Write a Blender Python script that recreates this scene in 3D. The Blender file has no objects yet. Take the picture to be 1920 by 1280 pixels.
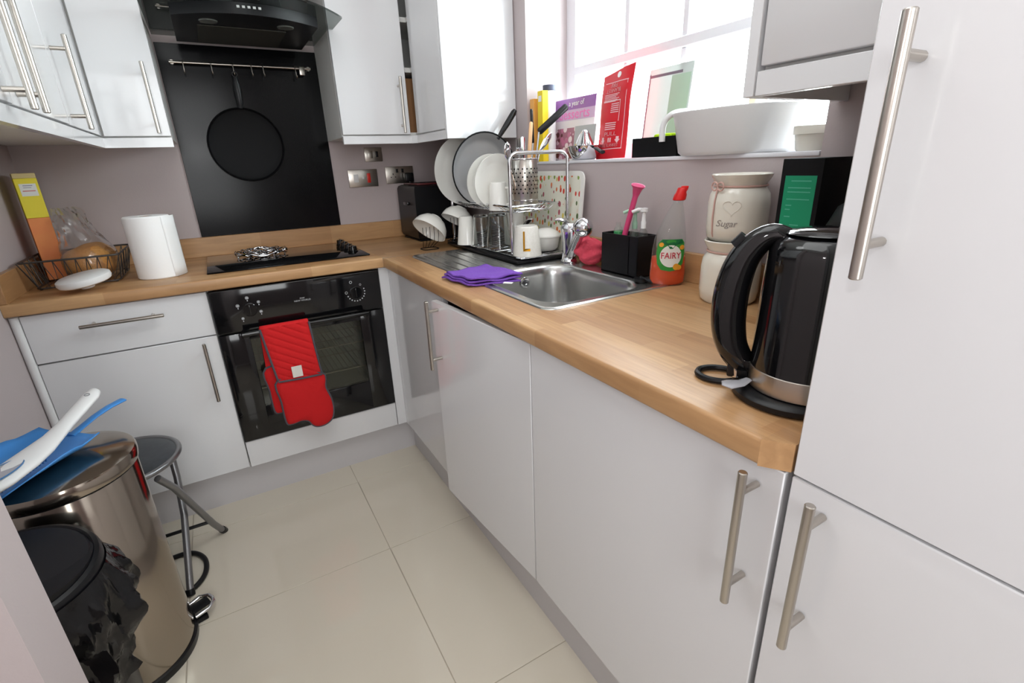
import bpy, bmesh, math, random
from mathutils import Matrix, Vector, Euler
random.seed(7)
pi = math.pi
S = bpy.context.scene
COL = S.collection

# ------------------------------------------------------------------ camera
cam_d = bpy.data.cameras.new('camera')
cam_d.sensor_width = 36.0
cam_d.lens = 919.64 / 1920 * 36.0
cam_d.clip_start = 0.02
cam = bpy.data.objects.new('camera', cam_d)
cam.location = (-1.12859, -2.54135, 1.24116)
cam.rotation_euler = (1.22184, 0.036496, -0.530473)
COL.objects.link(cam)
S.camera = cam

# ------------------------------------------------------------------ sky, lamps, exposure
W = bpy.data.worlds.new('overcast_sky'); S.world = W
W.use_nodes = True
bg = W.node_tree.nodes['Background']
bg.inputs['Color'].default_value = (0.90, 0.97, 1.0, 1)
bg.inputs['Strength'].default_value = 13.5

def area(name, loc, rot, sx, sy, power, color=(1, 1, 1)):
    d = bpy.data.lights.new(name, 'AREA'); d.shape = 'RECTANGLE'
    d.size = sx; d.size_y = sy; d.energy = power; d.color = color
    o = bpy.data.objects.new(name, d); o.location = loc; o.rotation_euler = rot
    COL.objects.link(o); return o
# daylight portal across the window opening (guides the sky sampling only)
po = area('window_portal', (0.24, -1.33, 1.58), (0, -pi/2, 0), 0.70, 1.2, 1)
po.rotation_euler = (0, pi/2, 0)
po.data.cycles.is_portal = True
# added soft panel standing in for ceiling bounce, and the camera flash
area('ceiling_bounce_fill', (-0.80, -1.85, 2.36), (math.radians(8), 0, 0), 1.0, 1.3, 9, (0.96, 0.99, 1.0))
fl = bpy.data.lights.new('camera_flash', 'POINT'); fl.energy = 2; fl.shadow_soft_size = 0.025
fo = bpy.data.objects.new('camera_flash', fl); fo.location = (-1.16, -2.56, 1.42); COL.objects.link(fo)
pl = bpy.data.lights.new('overhead_fill', 'POINT'); pl.energy = 3; pl.shadow_soft_size = 0.14; pl.color = (.97, .99, 1.0)  # added point fill above the frame, not a fixture of the kitchen
po_ = bpy.data.objects.new('overhead_fill', pl); po_.location = (-1.0, -1.62, 2.08); COL.objects.link(po_)
# added fill panel behind the camera, brightens the back wall
area('rear_fill', (-1.25, -3.7, 1.45), (pi/2, 0, 0), 0.8, 1.2, 17, (0.96, 0.99, 1.0))

S.view_settings.view_transform = 'Standard'
S.view_settings.look = 'None'
S.view_settings.gamma = 1.0
S.view_settings.use_curve_mapping = False
S.view_settings.exposure = 0.17
S.cycles.transparent_max_bounces = 24

# ------------------------------------------------------------------ materials
def lin(c):
    return tuple(((x/255)/12.92 if x/255 <= .04045 else ((x/255+.055)/1.055)**2.4) for x in c) + (1.0,)
MATS = {}
def mat(name, c, rough=.5, metal=0.0, spec=.5, coat=0.0, trans=0.0, ior=1.45, alpha=1.0, noise=None, bump=None, aniso=0):
    m = bpy.data.materials.new(name); m.use_nodes = True
    nt = m.node_tree; b = nt.nodes['Principled BSDF']
    b.inputs['Base Color'].default_value = lin(c)
    b.inputs['Roughness'].default_value = rough
    b.inputs['Metallic'].default_value = metal
    b.inputs['Specular IOR Level'].default_value = spec
    b.inputs['Coat Weight'].default_value = coat
    b.inputs['Coat Roughness'].default_value = .05
    b.inputs['Transmission Weight'].default_value = trans
    b.inputs['IOR'].default_value = ior
    b.inputs['Alpha'].default_value = alpha
    tc = nt.nodes.new('ShaderNodeTexCoord')
    if noise:                                   # (scale, second colour, (sx,sy,sz))
        sc, c2, st = noise
        mp = nt.nodes.new('ShaderNodeMapping'); mp.inputs['Scale'].default_value = st
        n = nt.nodes.new('ShaderNodeTexNoise'); n.inputs['Scale'].default_value = sc; n.inputs['Detail'].default_value = 4
        mx = nt.nodes.new('ShaderNodeMix'); mx.data_type = 'RGBA'
        mx.inputs['A'].default_value = lin(c); mx.inputs['B'].default_value = lin(c2)
        nt.links.new(tc.outputs['Object'], mp.inputs['Vector']); nt.links.new(mp.outputs['Vector'], n.inputs['Vector'])
        nt.links.new(n.outputs['Fac'], mx.inputs['Factor']); nt.links.new(mx.outputs['Result'], b.inputs['Base Color'])
    if bump:                                    # (scale, strength, (sx,sy,sz))
        sc, stg, st = bump
        mp = nt.nodes.new('ShaderNodeMapping'); mp.inputs['Scale'].default_value = st
        n = nt.nodes.new('ShaderNodeTexNoise'); n.inputs['Scale'].default_value = sc; n.inputs['Detail'].default_value = 3
        bp = nt.nodes.new('ShaderNodeBump'); bp.inputs['Strength'].default_value = stg; bp.inputs['Distance'].default_value = .01
        nt.links.new(tc.outputs['Object'], mp.inputs['Vector']); nt.links.new(mp.outputs['Vector'], n.inputs['Vector'])
        nt.links.new(n.outputs['Fac'], bp.inputs['Height']); nt.links.new(bp.outputs['Normal'], b.inputs['Normal'])
    MATS[name] = m
    return m

def wood(name, along, light=(198, 158, 114), dark=(172, 128, 86), rough=.35):
    """printed oak-block laminate: staves run along axis 'x' or 'y'"""
    m = bpy.data.materials.new(name); m.use_nodes = True
    nt = m.node_tree; b = nt.nodes['Principled BSDF']; b.inputs['Roughness'].default_value = rough
    N = nt.nodes.new; L = nt.links.new
    tc = N('ShaderNodeTexCoord'); mp = N('ShaderNodeMapping')
    if along == 'y':
        mp.inputs['Rotation'].default_value = (0, 0, pi/2)
    L(tc.outputs['Object'], mp.inputs['Vector'])
    br = N('ShaderNodeTexBrick'); br.inputs['Scale'].default_value = 1.0
    br.inputs['Brick Width'].default_value = .31; br.inputs['Row Height'].default_value = .046
    br.inputs['Mortar Size'].default_value = 0.0; br.offset = .37; br.offset_frequency = 2; br.squash = 1.0
    br.inputs['Color1'].default_value = lin(light); br.inputs['Color2'].default_value = lin(dark)
    L(mp.outputs['Vector'], br.inputs['Vector'])
    m2 = N('ShaderNodeMapping'); m2.inputs['Scale'].default_value = (4, 70, 30)
    L(mp.outputs['Vector'], m2.inputs['Vector'])
    no = N('ShaderNodeTexNoise'); no.inputs['Scale'].default_value = 1.6; no.inputs['Detail'].default_value = 6; no.inputs['Distortion'].default_value = .6
    L(m2.outputs['Vector'], no.inputs['Vector'])
    rp = N('ShaderNodeValToRGB'); rp.color_ramp.elements[0].position = .3; rp.color_ramp.elements[0].color = (.72, .66, .6, 1)
    rp.color_ramp.elements[1].position = .7; rp.color_ramp.elements[1].color = (1.08, 1.06, 1.04, 1)
    L(no.outputs['Fac'], rp.inputs['Fac'])
    mx = N('ShaderNodeMix'); mx.data_type = 'RGBA'; mx.blend_type = 'MULTIPLY'; mx.inputs['Factor'].default_value = .6
    L(br.outputs['Color'], mx.inputs['A']); L(rp.outputs['Color'], mx.inputs['B'])
    L(mx.outputs['Result'], b.inputs['Base Color'])
    return m

def glass(name, tint=(255, 255, 255), refl=.9, rough=.02, frost=0.0):
    """thin clear sheet: see-through with a Fresnel shine"""
    m = bpy.data.materials.new(name); m.use_nodes = True
    nt = m.node_tree; nt.nodes.clear(); N = nt.nodes.new; L = nt.links.new
    out = N('ShaderNodeOutputMaterial'); t = N('ShaderNodeBsdfTransparent'); g = N('ShaderNodeBsdfGlossy'); mx = N('ShaderNodeMixShader')
    lw = N('ShaderNodeLayerWeight'); lw.inputs['Blend'].default_value = .5
    pw = N('ShaderNodeMath'); pw.operation = 'POWER'; pw.inputs[1].default_value = 4.0
    ml = N('ShaderNodeMath'); ml.operation = 'MULTIPLY_ADD'; ml.inputs[1].default_value = refl*.8; ml.inputs[2].default_value = .045*refl
    L(lw.outputs['Facing'], pw.inputs[0])
    t.inputs['Color'].default_value = lin(tint); g.inputs['Roughness'].default_value = rough
    L(pw.outputs['Value'], ml.inputs[0]); L(ml.outputs['Value'], mx.inputs['Fac'])
    tt = t.outputs['BSDF']
    if frost > 0:
        df = N('ShaderNodeBsdfTranslucent'); d2 = N('ShaderNodeBsdfDiffuse'); ad = N('ShaderNodeMixShader'); ad.inputs['Fac'].default_value = .5
        L(df.outputs['BSDF'], ad.inputs[1]); L(d2.outputs['BSDF'], ad.inputs[2])
        for q_ in (df, d2): q_.inputs['Color'].default_value = (.9, .92, .92, 1)
        m2 = N('ShaderNodeMixShader'); m2.inputs['Fac'].default_value = frost
        L(t.outputs['BSDF'], m2.inputs[1]); L(ad.outputs['Shader'], m2.inputs[2]); tt = m2.outputs['Shader']
    L(tt, mx.inputs[1]); L(g.outputs['BSDF'], mx.inputs[2]); L(mx.outputs['Shader'], out.inputs['Surface'])
    return m

def spots(name, base, cols, scale=30, thr=.32, stretch=(1, 1, .45)):
    """flat print of small coloured motifs"""
    m = bpy.data.materials.new(name); m.use_nodes = True
    nt = m.node_tree; b = nt.nodes['Principled BSDF']; b.inputs['Roughness'].default_value = .3
    N = nt.nodes.new; L = nt.links.new
    tc = N('ShaderNodeTexCoord'); mp = N('ShaderNodeMapping'); mp.inputs['Scale'].default_value = stretch
    mp.inputs['Rotation'].default_value = (.35, 0, 0)
    L(tc.outputs['Object'], mp.inputs['Vector'])
    v = N('ShaderNodeTexVoronoi'); v.inputs['Scale'].default_value = scale; v.inputs['Randomness'].default_value = .8
    L(mp.outputs['Vector'], v.inputs['Vector'])
    lt = N('ShaderNodeMath'); lt.operation = 'LESS_THAN'; lt.inputs[1].default_value = thr
    L(v.outputs['Distance'], lt.inputs[0])
    sp = N('ShaderNodeSeparateColor'); L(v.outputs['Color'], sp.inputs['Color'])
    rp = N('ShaderNodeValToRGB'); rp.color_ramp.interpolation = 'CONSTANT'
    el = rp.color_ramp.elements
    for i, c in enumerate(cols):
        e = el[i] if i < 2 else el.new(i/len(cols))
        e.position = i/len(cols); e.color = lin(c)
    L(sp.outputs['Red'], rp.inputs['Fac'])
    mx = N('ShaderNodeMix'); mx.data_type = 'RGBA'; mx.inputs['A'].default_value = lin(base)
    L(lt.outputs['Value'], mx.inputs['Factor']); L(rp.outputs['Color'], mx.inputs['B'])
    L(mx.outputs['Result'], b.inputs['Base Color'])
    return m

WALL = mat('lilac_paint', (190, 178, 178), .75, bump=(180, .05, (1, 1, 1)))
CEIL = mat('white_ceiling_paint', (238, 236, 232), .85)
GLOSS = mat('white_gloss_door', (226, 226, 228), .14, coat=.35)
CARC = mat('white_melamine', (226, 225, 222), .4)
PLIN = mat('white_plinth', (205, 202, 204), .35)
TILE = mat('cream_porcelain', (222, 214, 198), .08, spec=.5, noise=(3.0, (215, 206, 189), (1, 1, 1)))
GROUT = mat('grout', (182, 172, 156), .85)
WOODX = wood('oak_block_x', 'x'); WOODY = wood('oak_block_y', 'y')
STEEL = mat('brushed_steel', (190, 184, 176), .28, 1.0)
CHROME = mat('chrome', (215, 215, 218), .08, 1.0)
SINKM = mat('satin_stainless', (200, 200, 198), .25, .95)
BIN = mat('polished_steel_bin', (168, 158, 146), .13, 1.0, bump=(6, .02, (1, 1, 1)))
BLKG = mat('black_gloss', (14, 14, 16), .08, coat=.3)
BLKGLASS = mat('black_glass', (8, 8, 10), .05, spec=.22)
SPLASH = mat('black_splash_glass', (11, 11, 13), .17, spec=.2)
BLKP = mat('black_plastic', (16, 16, 19), .35, spec=.4)
BLKM = mat('matt_black', (15, 15, 17), .6, spec=.2)
WHITEP = mat('white_plastic', (236, 236, 236), .35)
CERAM = mat('white_ceramic', (234, 232, 226), .12, coat=.3)
CREAMC = mat('cream_ceramic', (228, 224, 212), .1, coat=.4)
PAPER = mat('kitchen_paper', (250, 250, 250), .9, bump=(70, .05, (1, 1, 1)))
GLASSW = glass('window_glass', (250, 253, 252), .7)
GLASSC = mat('clear_tumbler_glass', (250, 253, 252), .03, trans=1.0, ior=1.45)
HOODG = glass('smoked_canopy_glass', (162, 170, 166), 1.0)
WFRAME = mat('white_window_gloss', (232, 231, 236), .3)
CREAMW = mat('cream_window_edge', (222, 200, 176), .5)
RED = mat('red_quilted_cotton', (205, 22, 26), .85, bump=(60, .2, (1, 1, 1)))
GREYTRIM = mat('grey_binding', (82, 78, 86), .8)
BLUE = mat('blue_plastic', (70, 142, 214), .32)
PURPLE = mat('purple_microfibre', (122, 78, 178), .95, bump=(240, .5, (1, 1, 1)))
PINKC = mat('pink_cloth', (236, 84, 104), .95, bump=(160, .4, (1, 1, 1)))
PINKB = mat('pink_plastic', (226, 76, 128), .35)

# ------------------------------------------------------------------ mesh builder
class MB:
    def __init__(s): s.bm = bmesh.new()
    def _n(s): return len(s.bm.verts)
    def xf(s, n0, M):
        s.bm.verts.ensure_lookup_table()
        for v in s.bm.verts[n0:]: v.co = M @ v.co
        return s
    def face(s, vs):
        try: return s.bm.faces.new(vs)
        except ValueError: return None
    def poly(s, pts):
        return s.face([s.bm.verts.new(p) for p in pts])
    def box(s, x0, x1, y0, y1, z0, z1, bev=0.0, seg=2):
        b = bmesh.new(); bmesh.ops.create_cube(b, size=1)
        for v in b.verts:
            v.co = Vector(((x0+x1)/2+v.co.x*(x1-x0), (y0+y1)/2+v.co.y*(y1-y0), (z0+z1)/2+v.co.z*(z1-z0)))
        if bev > 0:
            bmesh.ops.bevel(b, geom=list(b.edges), offset=bev, segments=seg, affect='EDGES', profile=.5)
        return s.merge(b)
    def merge(s, b):
        n0 = s._n(); mp = {}
        for v in b.verts: mp[v] = s.bm.verts.new(v.co)
        for f in b.faces: s.face([mp[v] for v in f.verts])
        b.free(); return n0
    def prism(s, poly, z0, z1, M=None, bev=0):
        """extrude a 2D polygon (ccw) from z0 to z1"""
        b = bmesh.new()
        lo = [b.verts.new((x, y, z0)) for x, y in poly]; hi = [b.verts.new((x, y, z1)) for x, y in poly]
        b.faces.new(list(reversed(lo))); b.faces.new(hi); n = len(poly)
        for i in range(n): b.faces.new((lo[i], lo[(i+1) % n], hi[(i+1) % n], hi[i]))
        if bev > 0:
            es = [e for e in b.edges if abs(e.verts[0].co.z-e.verts[1].co.z) < 1e-9]
            bmesh.ops.bevel(b, geom=es, offset=bev, segments=2, affect='EDGES', profile=.5)
        if M:
            for v in b.verts: v.co = M @ v.co
        return s.merge(b)
    def lathe(s, prof, c=(0, 0, 0), n=32, M=None, sx=1, sy=1):
        n0 = s._n(); rings = []
        for r, z in prof:
            if r < 1e-6: rings.append([s.bm.verts.new((c[0], c[1], c[2]+z))])
            else: rings.append([s.bm.verts.new((c[0]+sx*r*math.cos(2*pi*i/n), c[1]+sy*r*math.sin(2*pi*i/n), c[2]+z)) for i in range(n)])
        for a, b in zip(rings, rings[1:]):
            for i in range(n):
                j = (i+1) % n
                if len(a) == 1 and len(b) == 1: continue
                if len(a) == 1: s.face((a[0], b[j], b[i]))
                elif len(b) == 1: s.face((a[i], a[j], b[0]))
                else: s.face((a[i], a[j], b[j], b[i]))
        if M: s.xf(n0, M)
        return n0
    def tube(s, pts, r, n=8, closed=False, cap=True, flat=1.0, up=None):
        pts = [Vector(p) for p in pts]; m = len(pts)
        rr = r if isinstance(r, (list, tuple)) else [r]*m
        rings = []; prev = None
        for i, p in enumerate(pts):
            a = pts[(i-1) % m] if (closed or i > 0) else p
            b = pts[(i+1) % m] if (closed or i < m-1) else p
            t = (b-a).normalized()
            if prev is None:
                u = Vector(up) if up else (Vector((0, 0, 1)) if abs(t.z) < .9 else Vector((1, 0, 0)))
            else: u = prev
            u = (u - t*u.dot(t))
            if u.length < 1e-6: u = t.orthogonal()
            u.normalize(); prev = u; w = t.cross(u)
            rings.append([s.bm.verts.new(p + (u*math.cos(2*pi*k/n)*flat + w*math.sin(2*pi*k/n))*rr[i]) for k in range(n)])
        for i in range(m if closed else m-1):
            a, b = rings[i], rings[(i+1) % m]
            for k in range(n): s.face((a[k], a[(k+1) % n], b[(k+1) % n], b[k]))
        if cap and not closed:
            s.face(list(reversed(rings[0]))); s.face(rings[-1])
        return rings
    def cyl(s, p0, p1, r, n=16): s.tube([p0, p1], r, n); return s
    def sphere(s, c, r, n=16, sx=1, sy=1, sz=1, M=None):
        k = n//2
        return s.lathe([(r*math.sin(pi*i/k), -r*sz*math.cos(pi*i/k)) for i in range(k+1)], c, n, M, sx, sy)
    def grid(s, P):
        """P[i][j] points -> surface"""
        V = [[s.bm.verts.new(p) for p in row] for row in P]
        for i in range(len(V)-1):
            for j in range(len(V[0])-1): s.face((V[i][j], V[i+1][j], V[i+1][j+1], V[i][j+1]))
        return V

XF = {}
def tag(o, label=None, cat=None, group=None, kind=None):
    if label: o['label'] = label
    if cat: o['category'] = cat
    if group: o['group'] = group
    if kind: o['kind'] = kind
    return o
def thing(name, label, cat, loc=(0, 0, 0), rot=(0, 0, 0), group=None, kind=None):
    o = bpy.data.objects.new(name, None); o.empty_display_size = .05
    o.location = loc; o.rotation_euler = rot; COL.objects.link(o)
    XF[o.name] = Matrix.Translation(loc) @ Euler(rot).to_matrix().to_4x4()
    return tag(o, label, cat, group, kind)
def obj(name, mb, m, parent=None, local=False, sharp=38, solid=None, sub=0, recalc=True, origin=None):
    bm = mb.bm
    if parent is not None and not local:
        bmesh.ops.transform(bm, matrix=XF[parent.name].inverted(), verts=bm.verts)
    if parent is None and origin is None and not local:
        lo = [min(v.co[k] for v in bm.verts) for k in range(3)]; hi = [max(v.co[k] for v in bm.verts) for k in range(3)]
        origin = ((lo[0]+hi[0])/2, (lo[1]+hi[1])/2, lo[2])
    if parent is None and origin is not None:
        bmesh.ops.translate(bm, vec=-Vector(origin), verts=bm.verts)
    if recalc: bmesh.ops.recalc_face_normals(bm, faces=bm.faces)
    ca = math.radians(sharp)
    for f in bm.faces: f.smooth = True
    for e in bm.edges:
        if len(e.link_faces) == 2 and e.calc_face_angle(0) > ca: e.smooth = False
    me = bpy.data.meshes.new(name); bm.to_mesh(me); bm.free()
    me.materials.append(m)
    o = bpy.data.objects.new(name, me); COL.objects.link(o)
    if parent is not None:
        o.parent = parent; XF[o.name] = XF[parent.name]
    elif origin is not None:
        o.location = origin; XF[o.name] = Matrix.Translation(origin)
    else: XF[o.name] = Matrix()
    if solid:
        md = o.modifiers.new('solid', 'SOLIDIFY'); md.thickness = solid; md.offset = 0
    if sub:
        md = o.modifiers.new('sub', 'SUBSURF'); md.levels = sub; md.render_levels = sub
    return o
def spl(pts, k=5):
    """Catmull-Rom smoothing of a polyline"""
    P = [Vector(p) for p in pts]; out = []
    for i in range(len(P)-1):
        a = P[max(0, i-1)]; b = P[i]; c = P[i+1]; d = P[min(len(P)-1, i+2)]
        for j in range(k):
            t = j/k; out.append(.5*((2*b)+(c-a)*t+(2*a-5*b+4*c-d)*t*t+(3*b-a-3*c+d)*t**3))
    out.append(P[-1]); return out
def splr(v, k=5):
    return [q.x for q in spl([(x, 0, 0) for x in v], k)]
def bx(*a, **k):
    m = MB(); m.box(*a, **k); return m
def copy_tree(o, parent=None):
    c = o.copy(); COL.objects.link(c)
    if parent is not None: c.parent = parent
    for ch in list(o.children): copy_tree(ch, c)
    return c
def frame_m(origin, xdir, updir):
    """matrix with local x along xdir, y along updir, z = x cross y, at origin"""
    x = Vector(xdir).normalized(); y = Vector(updir); y = (y-x*y.dot(x)).normalized(); z = x.cross(y)
    return Matrix(((x.x, y.x, z.x, origin[0]), (x.y, y.y, z.y, origin[1]), (x.z, y.z, z.z, origin[2]), (0, 0, 0, 1)))
def text(name, body, size, M, m, parent, depth=.0004, sx=1.0, shear=0, warp=None):
    cu = bpy.data.curves.new(name, 'FONT'); cu.body = body; cu.size = size; cu.extrude = depth
    cu.align_x = 'CENTER'; cu.align_y = 'CENTER'; cu.resolution_u = 3; cu.shear = shear
    t = bpy.data.objects.new('tmp_text', cu); COL.objects.link(t)
    dg = bpy.context.evaluated_depsgraph_get(); dg.update()
    me = bpy.data.meshes.new_from_object(t.evaluated_get(dg))
    bpy.data.objects.remove(t)
    for v in me.vertices:
        p = Vector((v.co.x*sx, v.co.y, v.co.z))
        if warp: p = warp(p)
        v.co = XF[parent.name].inverted() @ (M @ p)
    me.name = name; me.materials.clear(); me.materials.append(m)
    o = bpy.data.objects.new(name, me); COL.objects.link(o); o.parent = parent; XF[o.name] = XF[parent.name]
    return o
def rrect(x0, x1, y0, y1, r, n=6):
    P = []
    for cx, cy, a0 in ((x1-r, y1-r, 0), (x0+r, y1-r, pi/2), (x0+r, y0+r, pi), (x1-r, y0+r, 3*pi/2)):
        for i in range(n+1):
            a = a0+pi/2*i/n; P.append((cx+r*math.cos(a), cy+r*math.sin(a)))
    return P

# ------------------------------------------------------------------ setting
XL = -1.73      # left wall
# floor slab + tiles
fl_o = obj('floor', bx(XL, 0, -4.2, 0, -.05, -.0022), GROUT); tag(fl_o, kind='structure')
xs = [XL, -1.447, -.847, -.247, 0]
ys = [-4.2, -3.555, -2.95, -2.345, -1.74, -1.135, -.685, -.235, 0]
for i in range(len(xs)-1):
    for j in range(len(ys)-1):
        g = .0012
        obj('tile', bx(xs[i]+g, xs[i+1]-g, ys[j]+g, ys[j+1]-g, -.012, 0, bev=.0008, seg=1), TILE, fl_o)
tag(obj('ceiling', bx(XL-.1, .3, -4.3, .1, 2.4, 2.48), CEIL), kind='structure')
tag(obj('wall_back', bx(XL-.1, .3, 0, .1, 0, 2.4), WALL), kind='structure')
tag(obj('wall_left', bx(XL-.1, XL, -4.2, 0, 0, 2.4), WALL), kind='structure')
tag(obj('wall_front', bx(XL-.1, .3, -4.3, -4.2, 0, 2.4), WALL), kind='structure')
WY0, WY1, WZ0, WZ1, WT = -1.912, -.75, 1.232, 1.98, .30
mb = MB()
mb.box(0, WT, WY1, 0, 0, 2.4); mb.box(0, WT, -4.2, WY0, 0, 2.4)
mb.box(0, WT, WY0, WY1, 0, WZ0); mb.box(0, WT, WY0, WY1, WZ1, 2.4)
tag(obj('wall_right', mb, WALL), kind='structure')
# short return wall beside the bins
tag(obj('wall_nib', bx(XL, -1.462, -1.80, -1.70, 0, 2.4), WALL), kind='structure')
# window board
tag(obj('trim_1', bx(-.004, .185, WY0+.001, WY1-.001, WZ0, WZ0+.010, bev=.002), WFRAME), 'white painted window board', kind='structure')
SZ = WZ0+.010
# window
win = thing('window_1', None, None, (.21, (WY0+WY1)/2, SZ), kind='structure')
FX0, FX1 = .19, .25
mb = MB()
mb.box(FX0, FX1, WY0, WY0+.055, SZ, WZ1); mb.box(FX0, FX1, WY1-.055, WY1, SZ, WZ1)
mb.box(FX0, FX1, WY0+.055, WY1-.055, SZ, SZ+.05); mb.box(FX0, FX1, WY0+.055, WY1-.055, WZ1-.05, WZ1)
obj('window_frame', mb, WFRAME, win)
my = [WY1-.055, -1.085, -1.34, -1.595, WY0+.055]
for y in my[1:4]:
    obj('glazing_bar', bx(FX0+.004, FX1-.004, y-.012, y+.012, 1.582, WZ1-.05, bev=.003, seg=1), WFRAME, win)
    obj('glazing_bar', bx(FX0+.004, FX1-.004, y-.012, y+.012, SZ+.05, 1.552, bev=.003, seg=1), CREAMW if y < -1.5 else WFRAME, win)
obj('transom', bx(FX0-.004, FX1, WY0+.055, WY1-.055, 1.552, 1.582, bev=.003, seg=1), WFRAME, win)
for k in range(4):
    a, b = my[k+1], my[k]
    for z0, z1 in ((SZ+.05, 1.552), (1.582, WZ1-.05)):
        obj('pane', bx(.222, .226, a, b, z0, z1), GLASSW, win)

# ------------------------------------------------------------------ handles
def handle(parent, p0, p1, nrm, r=.006, off=.035, inset=.032, n=14, M=None):
    """T-bar handle: bar from p0 to p1 (centre line), posts going back along -nrm"""
    p0, p1, nrm = Vector(p0), Vector(p1), Vector(nrm)
    d = (p1-p0).normalized(); mb = MB()
    e = .0012
    mb.tube([p0, p0+d*e, p1-d*e, p1], [r*.8, r, r, r*.8], n)
    for q in (p0+d*inset, p1-d*inset): mb.tube([q, q-nrm*off], r*.8, 10)
    if M: mb.xf(0, M)
    return obj('handle', mb, STEEL, parent)

# ------------------------------------------------------------------ base units
DZ0, DZ1 = .166, .862     # door bottom / top
# drawer line unit, left of the oven
t = thing('base_cabinet', 'white gloss base cabinet with one drawer above a door, left of oven', 'cabinet', (-1.46, -.3, .15))
obj('carcass', bx(-1.704, -1.218, -.558, -.03, .15, .866), CARC, t)
d = obj('drawer_front', bx(-1.704, -1.219, -.58, -.560, .708, DZ1, bev=.0015, seg=1), GLOSS, t)
handle(d, (-1.569, -.617, .812), (-1.349, -.617, .812), (0, -1, 0))
d = obj('door', bx(-1.704, -1.219, -.58, -.560, .156, .7035, bev=.0015, seg=1), GLOSS, t)
handle(d, (-1.262, -.617, .470), (-1.262, -.617, .691), (0, -1, 0))
mb = MB(); mb.box(-1.729, -1.7065, -.576, -.556, .0, .866)
mb.tube([(-1.717, -.574, .02), (-1.717, -.574, .862)], .012, 10)
tag(obj('filler_strip', mb, WHITEP), 'narrow white filler strip between left wall and drawer cabinet', 'filler strip')
# oven housing
t = thing('oven_housing', 'white panel housing built round the black oven', 'cabinet', (-.917, -.3, .15))
mb = MB(); mb.box(-1.216, -1.20, -.555, -.03, .15, .866); mb.box(-.635, -.619, -.555, -.03, .15, .866); mb.box(-1.20, -.635, -.555, -.03, .15, .166)
obj('carcass', mb, CARC, t)
obj('lower_panel', bx(-1.2155, -.6205, -.58, -.560, .153, .2635, bev=.0015, seg=1), GLOSS, t)
# corner base unit (post, fixed panel, ajar door)
t = thing('corner_base_cabinet', 'white gloss corner base cabinet under the sink, its door slightly ajar', 'cabinet', (-.3, -1.1, .15))
mb = MB(); mb.box(-.60, -.045, -.03, -.02, .15, .74); mb.box(-.03, -.02, -1.655, -.03, .15, .74)
mb.box(-.556, -.03, -1.655, -.56, .15, .166); mb.box(-.556, -.03, -1.655, -1.64, .166, .74)
obj('carcass', mb, CARC, t)
mb = MB(); mb.box(-.618, -.580, -.58, -.562, .153, .866); mb.box(-.580, -.562, -.61, -.562, .153, .866)
obj('corner_post', mb, GLOSS, t)
obj('fixed_panel', bx(-.58, -.562, -1.152, -.612, .156, .866, bev=.0012, seg=1), GLOSS, t)
hp = Vector((-.566, -1.6555, 0))
Mh = Matrix.Translation(hp) @ Matrix.Rotation(math.radians(4.7), 4, 'Z') @ Matrix.Translation(-hp)
mb = bx(-.58, -.560, -1.655, -1.156, DZ0, DZ1-.006, bev=.0015, seg=1); mb.xf(0, Mh)
d = obj('door', mb, GLOSS, t)
handle(d, (-.617, -1.200, .650), (-.617, -1.200, .868), (-1, 0, 0), M=Mh)
# appliance door unit
t = thing('appliance_cabinet', 'white gloss built-in appliance cabinet with one steel bar handle, next to tall cupboard', 'cabinet', (-.3, -1.96, .15))
obj('carcass', bx(-.556, -.03, -2.258, -1.66, .15, .864), CARC, t)
d = obj('door', bx(-.58, -.560, -2.2575, -1.6595, DZ0, DZ1, bev=.0015, seg=1), GLOSS, t)
handle(d, (-.617, -2.225, .642), (-.617, -2.225, .860), (-1, 0, 0))
# tall unit
t = thing('tall_cabinet', 'tall white gloss larder cupboard at the right with upper and lower doors', 'cabinet', (-.3, -2.57, .15))
obj('carcass', bx(-.558, -.005, -2.868, -2.268, .15, 2.12), CARC, t)
d = obj('door', bx(-.58, -.560, -2.868, -2.2665, DZ0, .8635, bev=.0015, seg=1), GLOSS, t)
handle(d, (-.617, -2.310, .645), (-.617, -2.310, .865), (-1, 0, 0))
d = obj('door', bx(-.58, -.560, -2.868, -2.2665, .8665, 2.12, bev=.0015, seg=1), GLOSS, t)
handle(d, (-.617, -2.308, 1.125), (-.617, -2.308, 1.346), (-1, 0, 0))
# plinths
tag(obj('plinth', bx(XL+.002, -.522, -.54, -.520, 0, .148), PLIN), 'white plinth board along the floor below oven and drawer cabinet', 'plinth')
tag(obj('plinth', bx(-.540, -.520, -2.868, -.522, 0, .148), PLIN), 'white plinth board along the floor below sink run and tall cupboard', 'plinth')

# ------------------------------------------------------------------ worktops
HW, TW = .906, .039
def prof_front(mb, axis, a0, a1, front, back, sign):
    """slab with a rounded front edge; axis 'x': runs along x, front at y=front"""
    r = .006; z0, z1 = HW-TW, HW
    P = [(back, z0), (back, z1)]
    for k in range(4):
        a = pi/2*k/3; P.append((front+sign*(r-r*math.sin(a)), z1-r+r*math.cos(a)))
    for k in range(4):
        a = pi/2*k/3; P.append((front+sign*(r-r*math.cos(a)), z0+r-r*math.sin(a)))
    rings = []
    for a in (a0, a1):
        rings.append([mb.bm.verts.new((a, p, z) if axis == 'x' else (p, a, z)) for p, z in P])
    n = len(P)
    for i in range(n): mb.face((rings[0][i], rings[0][(i+1) % n], rings[1][(i+1) % n], rings[1][i]))
    mb.face(rings[0]); mb.face(list(reversed(rings[1])))
wt = thing('worktop', 'oak block worktop run carrying the hob, along the back wall', 'worktop', (-.87, -.3, HW-TW))
mb = MB(); prof_front(mb, 'x', XL+.001, -.600, -.600, -.001, 1); mb.box(-.600, -.001, -.6, -.001, HW-TW, HW)
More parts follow.
